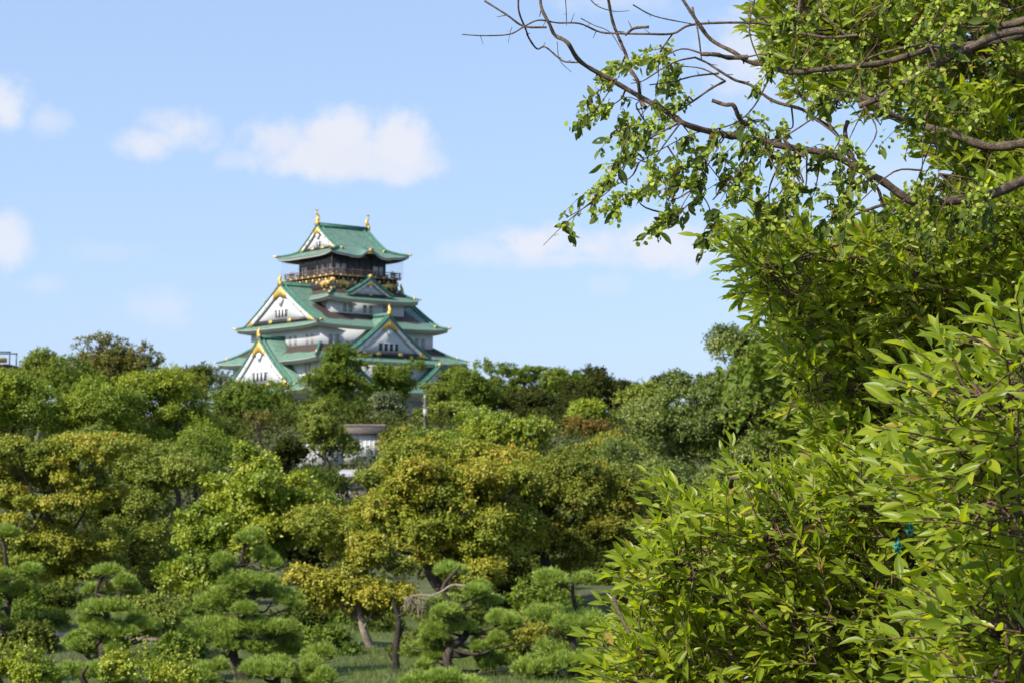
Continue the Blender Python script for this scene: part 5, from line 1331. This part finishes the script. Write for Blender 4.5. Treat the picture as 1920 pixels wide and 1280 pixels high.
def build_elm():
    rng = np.random.default_rng(401); d = 7.0
    tx = W(2080, 300, d)[0]; base = np.array([tx, d, gz(tx, d)])
    o = thing('elm_tree', 'elm with bare branches and hole eaten leaves hanging across the top right sky', 'tree', tuple(base))
    tq = trunk_tube(o, base, [base - [0, 0, .2], W(2120, 1400, d), W(2090, 700, d), W(2060, 300, d), W(2030, 60, d), W(1990, -250, d)], (.16, .07))
    s = K * d
    limbs = [  # (photo points), start radius px, end radius px, depth offset
        ([(2065, 330), (1990, 315), (1920, 335), (1859, 364), (1787, 374), (1720, 376), (1690, 362), (1650, 338), (1610, 318), (1557, 292), (1475, 280), (1385, 257), (1330, 252), (1280, 247), (1245, 222), (1209, 200), (1145, 161), (1085, 133), (1063, 105), (1040, 84), (1025, 69), (1014, 40), (1017, 18), (1026, -10)], 12, 2.6, 0),
        ([(1212, 198), (1206, 178), (1196, 152), (1186, 128), (1178, 100), (1168, 70), (1155, 34), (1140, -8)], 4.6, 3.2, -.05),
        ([(2040, 120), (1960, 60), (1870, 80), (1777, 89), (1728, 102), (1656, 118), (1597, 125), (1538, 131), (1479, 134), (1440, 124), (1405, 110), (1380, 96), (1340, 68), (1306, 36), (1278, -8)], 9, 3.6, -.15),
        ([(1400, 112), (1370, 113), (1340, 114), (1310, 112)], 5.5, 4.6, -.15),
        ([(2050, 200), (1980, 250), (1920, 264), (1859, 272), (1794, 246), (1728, 223), (1679, 210), (1648, 192), (1622, 176)], 13, 7, .15),
        ([(2035, 80), (1900, 66), (1787, 112), (1715, 148), (1646, 186), (1608, 202)], 9, 6.5, -.25),
        ([(2035, 60), (1970, 20), (1920, 33), (1872, 43)], 12, 9, .2),
        ([(1610, 64), (1557, 59), (1498, 46), (1441, 34), (1366, 30), (1302, 36), (1265, 49), (1212, 54), (1170, 53), (1130, 47), (1090, 38), (1044, 34), (1010, 37), (984, 44), (957, 50), (909, 64), (866, 59)], 3.4, 1.3, -.1),
        ([(1172, 68), (1190, 57), (1215, 55)], 3, 3, -.1),
        ([(1085, 110), (1062, 108), (1046, 96), (1026, 74), (1006, 72), (992, 60), (984, 43), (975, 20), (972, -10)], 2, 2.2, .05),
        ([(1025, 46), (985, 40), (950, 22), (908, -8)], 2.6, 2.2, .02),
        ([(1560, 242), (1520, 228), (1497, 217), (1445, 199), (1404, 172), (1375, 155), (1347, 139), (1320, 124), (1299, 116)], 4.6, 2.4, .1),
        ([(1299, 116), (1270, 124), (1240, 134), (1205, 160), (1180, 166)], 2.2, 1.2, .1),
        ([(1347, 139), (1300, 145), (1262, 157), (1215, 168)], 2.4, 1.2, .1),
        ([(1361, 150), (1330, 172), (1300, 195), (1262, 216), (1225, 226), (1190, 236)], 3, 1.3, .1),
        ([(1450, 266), (1430, 255), (1411, 238), (1392, 221), (1375, 206), (1359, 193), (1336, 188)], 5.5, 4.6, -.1),
        ([(1787, 34), (1760, 60), (1741, 79), (1682, 95), (1643, 105), (1613, 125), (1600, 151), (1560, 190), (1500, 235), (1420, 290), (1340, 370)], 3.4, 1.4, -.2),
        ([(1590, 228), (1582, 250), (1594, 289), (1630, 328), (1645, 355), (1659, 386)], 5, 3.4, -.05),
        ([(1738, 79), (1754, 121), (1753, 197), (1752, 250), (1755, 330)], 2.4, 1.2, -.3),
        ([(1748, 200), (1734, 240), (1731, 318)], 1.8, 1, -.3),
        ([(1489, 171), (1516, 196), (1541, 223), (1556, 250)], 4, 4, 0),
        ([(1502, -5), (1502, 28), (1497, 62), (1495, 100)], 4, 3, 0),
        ([(1360, 255), (1340, 290), (1310, 340), (1286, 380), (1270, 410)], 1.8, .9, -.05),
        ([(1450, 130), (1420, 190), (1390, 225), (1345, 232), (1300, 246), (1240, 275), (1200, 300)], 2, 1, .05),
        ([(1262, 215), (1230, 250), (1190, 290), (1150, 350), (1105, 385), (1062, 408)], 2, .9, .05),
        ([(1300, 10), (1306, 60), (1318, 110)], 2.4, 1.6, -.1), ([(1415, -5), (1405, 60), (1420, 110), (1450, 165)], 2, 1.4, -.1),
        ([(1600, 60), (1560, 20), (1540, -10)], 2.4, 2, -.1), ([(1640, 400), (1645, 430), (1670, 460)], 1.6, .8, .1),
        ([(1090, 30), (1110, 46), (1140, 60), (1165, 100)], 1.4, .8, -.05), ([(1100, -8), (1120, 15), (1150, 26), (1180, 22)], 1.5, .7, .0),
        ([(1060, -8), (1064, 30), (1063, 40)], 1.2, .7, 0), ([(1045, 75), (1052, 105), (1072, 132)], 1, .7, 0), ([(1187, 10), (1230, 28), (1300, 38)], 1.6, 1.4, -.12),
        ([(960, 50), (957, 64), (953, 78)], .9, .5, -.1),
    ]
    m = MB(); allp = []
    for pts, r0, r1, off in limbs:
        Pw = np.array([W(x, y, d + off) for x, y in pts]); Pw[1:-1] += rng.normal(size=(len(pts) - 2, 3)) * .004; Pw[:, 1] += np.cumsum(rng.normal(size=len(pts)) * .03)
        q = smooth_path(Pw, 5); n = len(q)
        r = np.linspace(r0, r1, n) * s * .86 * (1 + .07 * np.sin(np.arange(n) * 1.7 + rng.random() * 6) + .05 * rng.normal(size=n))
        m.tube(q - base, r, 8); allp.append(q[:: 2])
        if r1 < 4:                                                    # buds and short spurs
            for i in range(4, n - 2, 6):
                e = q[i] + unit(rng.normal(size=3)) * rng.uniform(.012, .04); m.tube(np.array([q[i], e]) - base, [r[i] * .5, r[i] * .25], 4)
    m.build('branches', BARK_FORE, o, True); allp = np.concatenate(allp)
    # drooping shoots of leaves and winged seeds
    cl = [(1152, 124), (1235, 112), (1269, 124), (1250, 90), (1145, 199), (1115, 210), (1171, 221), (1190, 232), (1254, 199), (1291, 187), (1212, 262), (1182, 292), (1227, 300), (1122, 360), (1085, 398), (1190, 365), (1280, 311), (1321, 300),
          (1272, 337), (1310, 337), (1265, 392), (1321, 367), (1340, 420), (1385, 337), (1404, 311), (1422, 337), (1347, 240), (1434, 225), (1150, 330), (1240, 330), (1360, 300), (1200, 190), (1130, 165), (1300, 260), (1240, 240)]
    cl += [(rng.uniform(1440, 1900), rng.uniform(-20, 150)) for _ in range(20)] + [(rng.uniform(1400, 1640), rng.uniform(150, 400)) for _ in range(22)] + [(rng.uniform(1650, 1860), rng.uniform(140, 260)) for _ in range(8)] + [(rng.uniform(1690, 1860), rng.uniform(330, 420)) for _ in range(14)]
    tw = MB(); LP, LD, LN, LL, SP, SD, SN, SL = ([] for _ in range(8))
    for x, y in cl:
        c = W(x, y, d + rng.uniform(-.45, .35)); s0 = allp[np.argmin(((allp - c) ** 2).sum(-1))]
        if np.linalg.norm(s0 - c) < .8: tw.tube(smooth_path([s0, (s0 + c) / 2 + rng.normal(size=3) * .03, c], 4) - base, np.linspace(.004, .002, 9), 4)
        for k in range(rng.integers(2, 4)):
            dr = unit(np.array([-.55, -.1, -.5]) + rng.normal(size=3) * .5); ln = rng.uniform(.07, .17)
            p = smooth_path([c, c + dr * ln * .5 + rng.normal(size=3) * .01, c + dr * ln + np.array([0, 0, -.03])], 3); tw.tube(p - base, np.linspace(.002, .001, len(p)), 4)
            nl = rng.integers(2, 6); i = rng.integers(1, len(p), nl); P = p[i]
            LP.append(P); LD.append(unit(rng.normal(size=(nl, 3)) * .5 + dr * .35 + np.array([0, 0, -.75]))); LN.append(unit(rng.normal(size=(nl, 3)) + np.array([0, -.8, .35]))); LL.append(rng.uniform(.04, .068, nl))
            ns = int(rng.integers(22, 48) * (1.0 if rng.random() < .7 else .2)); i = rng.integers(0, len(p), ns)
            SP.append(p[i] + rng.normal(size=(ns, 3)) * .011); SD.append(unit(rng.normal(size=(ns, 3)))); SN.append(unit(rng.normal(size=(ns, 3)) + np.array([0, -.5, .5]))); SL.append(rng.uniform(.014, .021, ns))
    tw.build('twigs', BARK_TWIG, o)
    V, Q, li = elm_leaves(rng, np.concatenate(LP), np.concatenate(LD), np.concatenate(LN), np.concatenate(LL)); tint = rng.random(len(np.concatenate(LL)))
    mesh_obj('leaves', V - base, Q, None, L['elm'], o, face_attr={'tint': tint[li]}, smooth=True)
    P, D, N, Ls = map(np.concatenate, (SP, SD, SN, SL)); n = len(P); S = unit(np.cross(D, N)); th = np.arange(8) * math.pi / 4
    V = P[:, None] + D[:, None] * (Ls[:, None] * (.5 + .5 * np.cos(th)))[..., None] + S[:, None] * (Ls[:, None] * .46 * np.sin(th))[..., None] + np.cross(S, D)[:, None] * (Ls[:, None] * .15 * np.sin(th) ** 2)[..., None]
    T = np.concatenate([np.stack([np.arange(n) * 8, np.arange(n) * 8 + i, np.arange(n) * 8 + i + 1], 1)[:, None] for i in range(1, 7)], 1).reshape(-1, 3)
    mesh_obj('clumps', V.reshape(-1, 3) - base, None, T, L['seed'], o, face_attr={'tint': np.repeat(rng.random(n), 6)})


def build_tags():
    # two crumpled teal scraps hanging among the leaves
    mt = plain('teal_plastic', (.03, .20, .15), .45, var=.3, scale=60)
    for i, (x, y, r, lab) in enumerate(((1706, 992, 11, 'upper crumpled teal plastic scrap hanging from a twig among the glossy leaves'), (1683, 1024, 10, 'lower crumpled teal plastic scrap partly shaded below the other one'))):
        d = 4.5; c = W(x, y, d); rng = np.random.default_rng(500 + i); s = K * d; o = thing('plastic_scrap', lab, 'plastic scrap', tuple(c), 0, 'teal scraps in the leaves')
        nr, na = 7, 16; V = []
        for a in range(nr):
            for b in range(na):
                rr = r * s * a / (nr - 1); th = b / na * 2 * math.pi; w = 1 + .2 * math.sin(5 * th) * a / nr
                V.append((rr * w * math.cos(th) * .75, rng.normal() * .003 + .006 * math.sin(3 * th), rr * w * math.sin(th) * 1.1 + rng.normal() * .001))
        Q = [(a * na + b, a * na + (b + 1) % na, (a + 1) * na + (b + 1) % na, (a + 1) * na + b) for a in range(nr - 1) for b in range(na)]
        V2 = [(x_, y_ + .004, z_) for x_, y_, z_ in V]; nv = len(V); Q += [(q[3] + nv, q[2] + nv, q[1] + nv, q[0] + nv) for q in Q]
        mesh_obj('scrap', V + V2, np.array(Q), None, mt, o)
        m = MB(); m.tube([(0, .002, r * s * .6), (.004, 0, r * s * 1.3), (.002, .01, r * s * 2.0)], .0012, 4); m.build('string', mt, o)


build_fore_broadleaf(); build_elm(); build_tags()
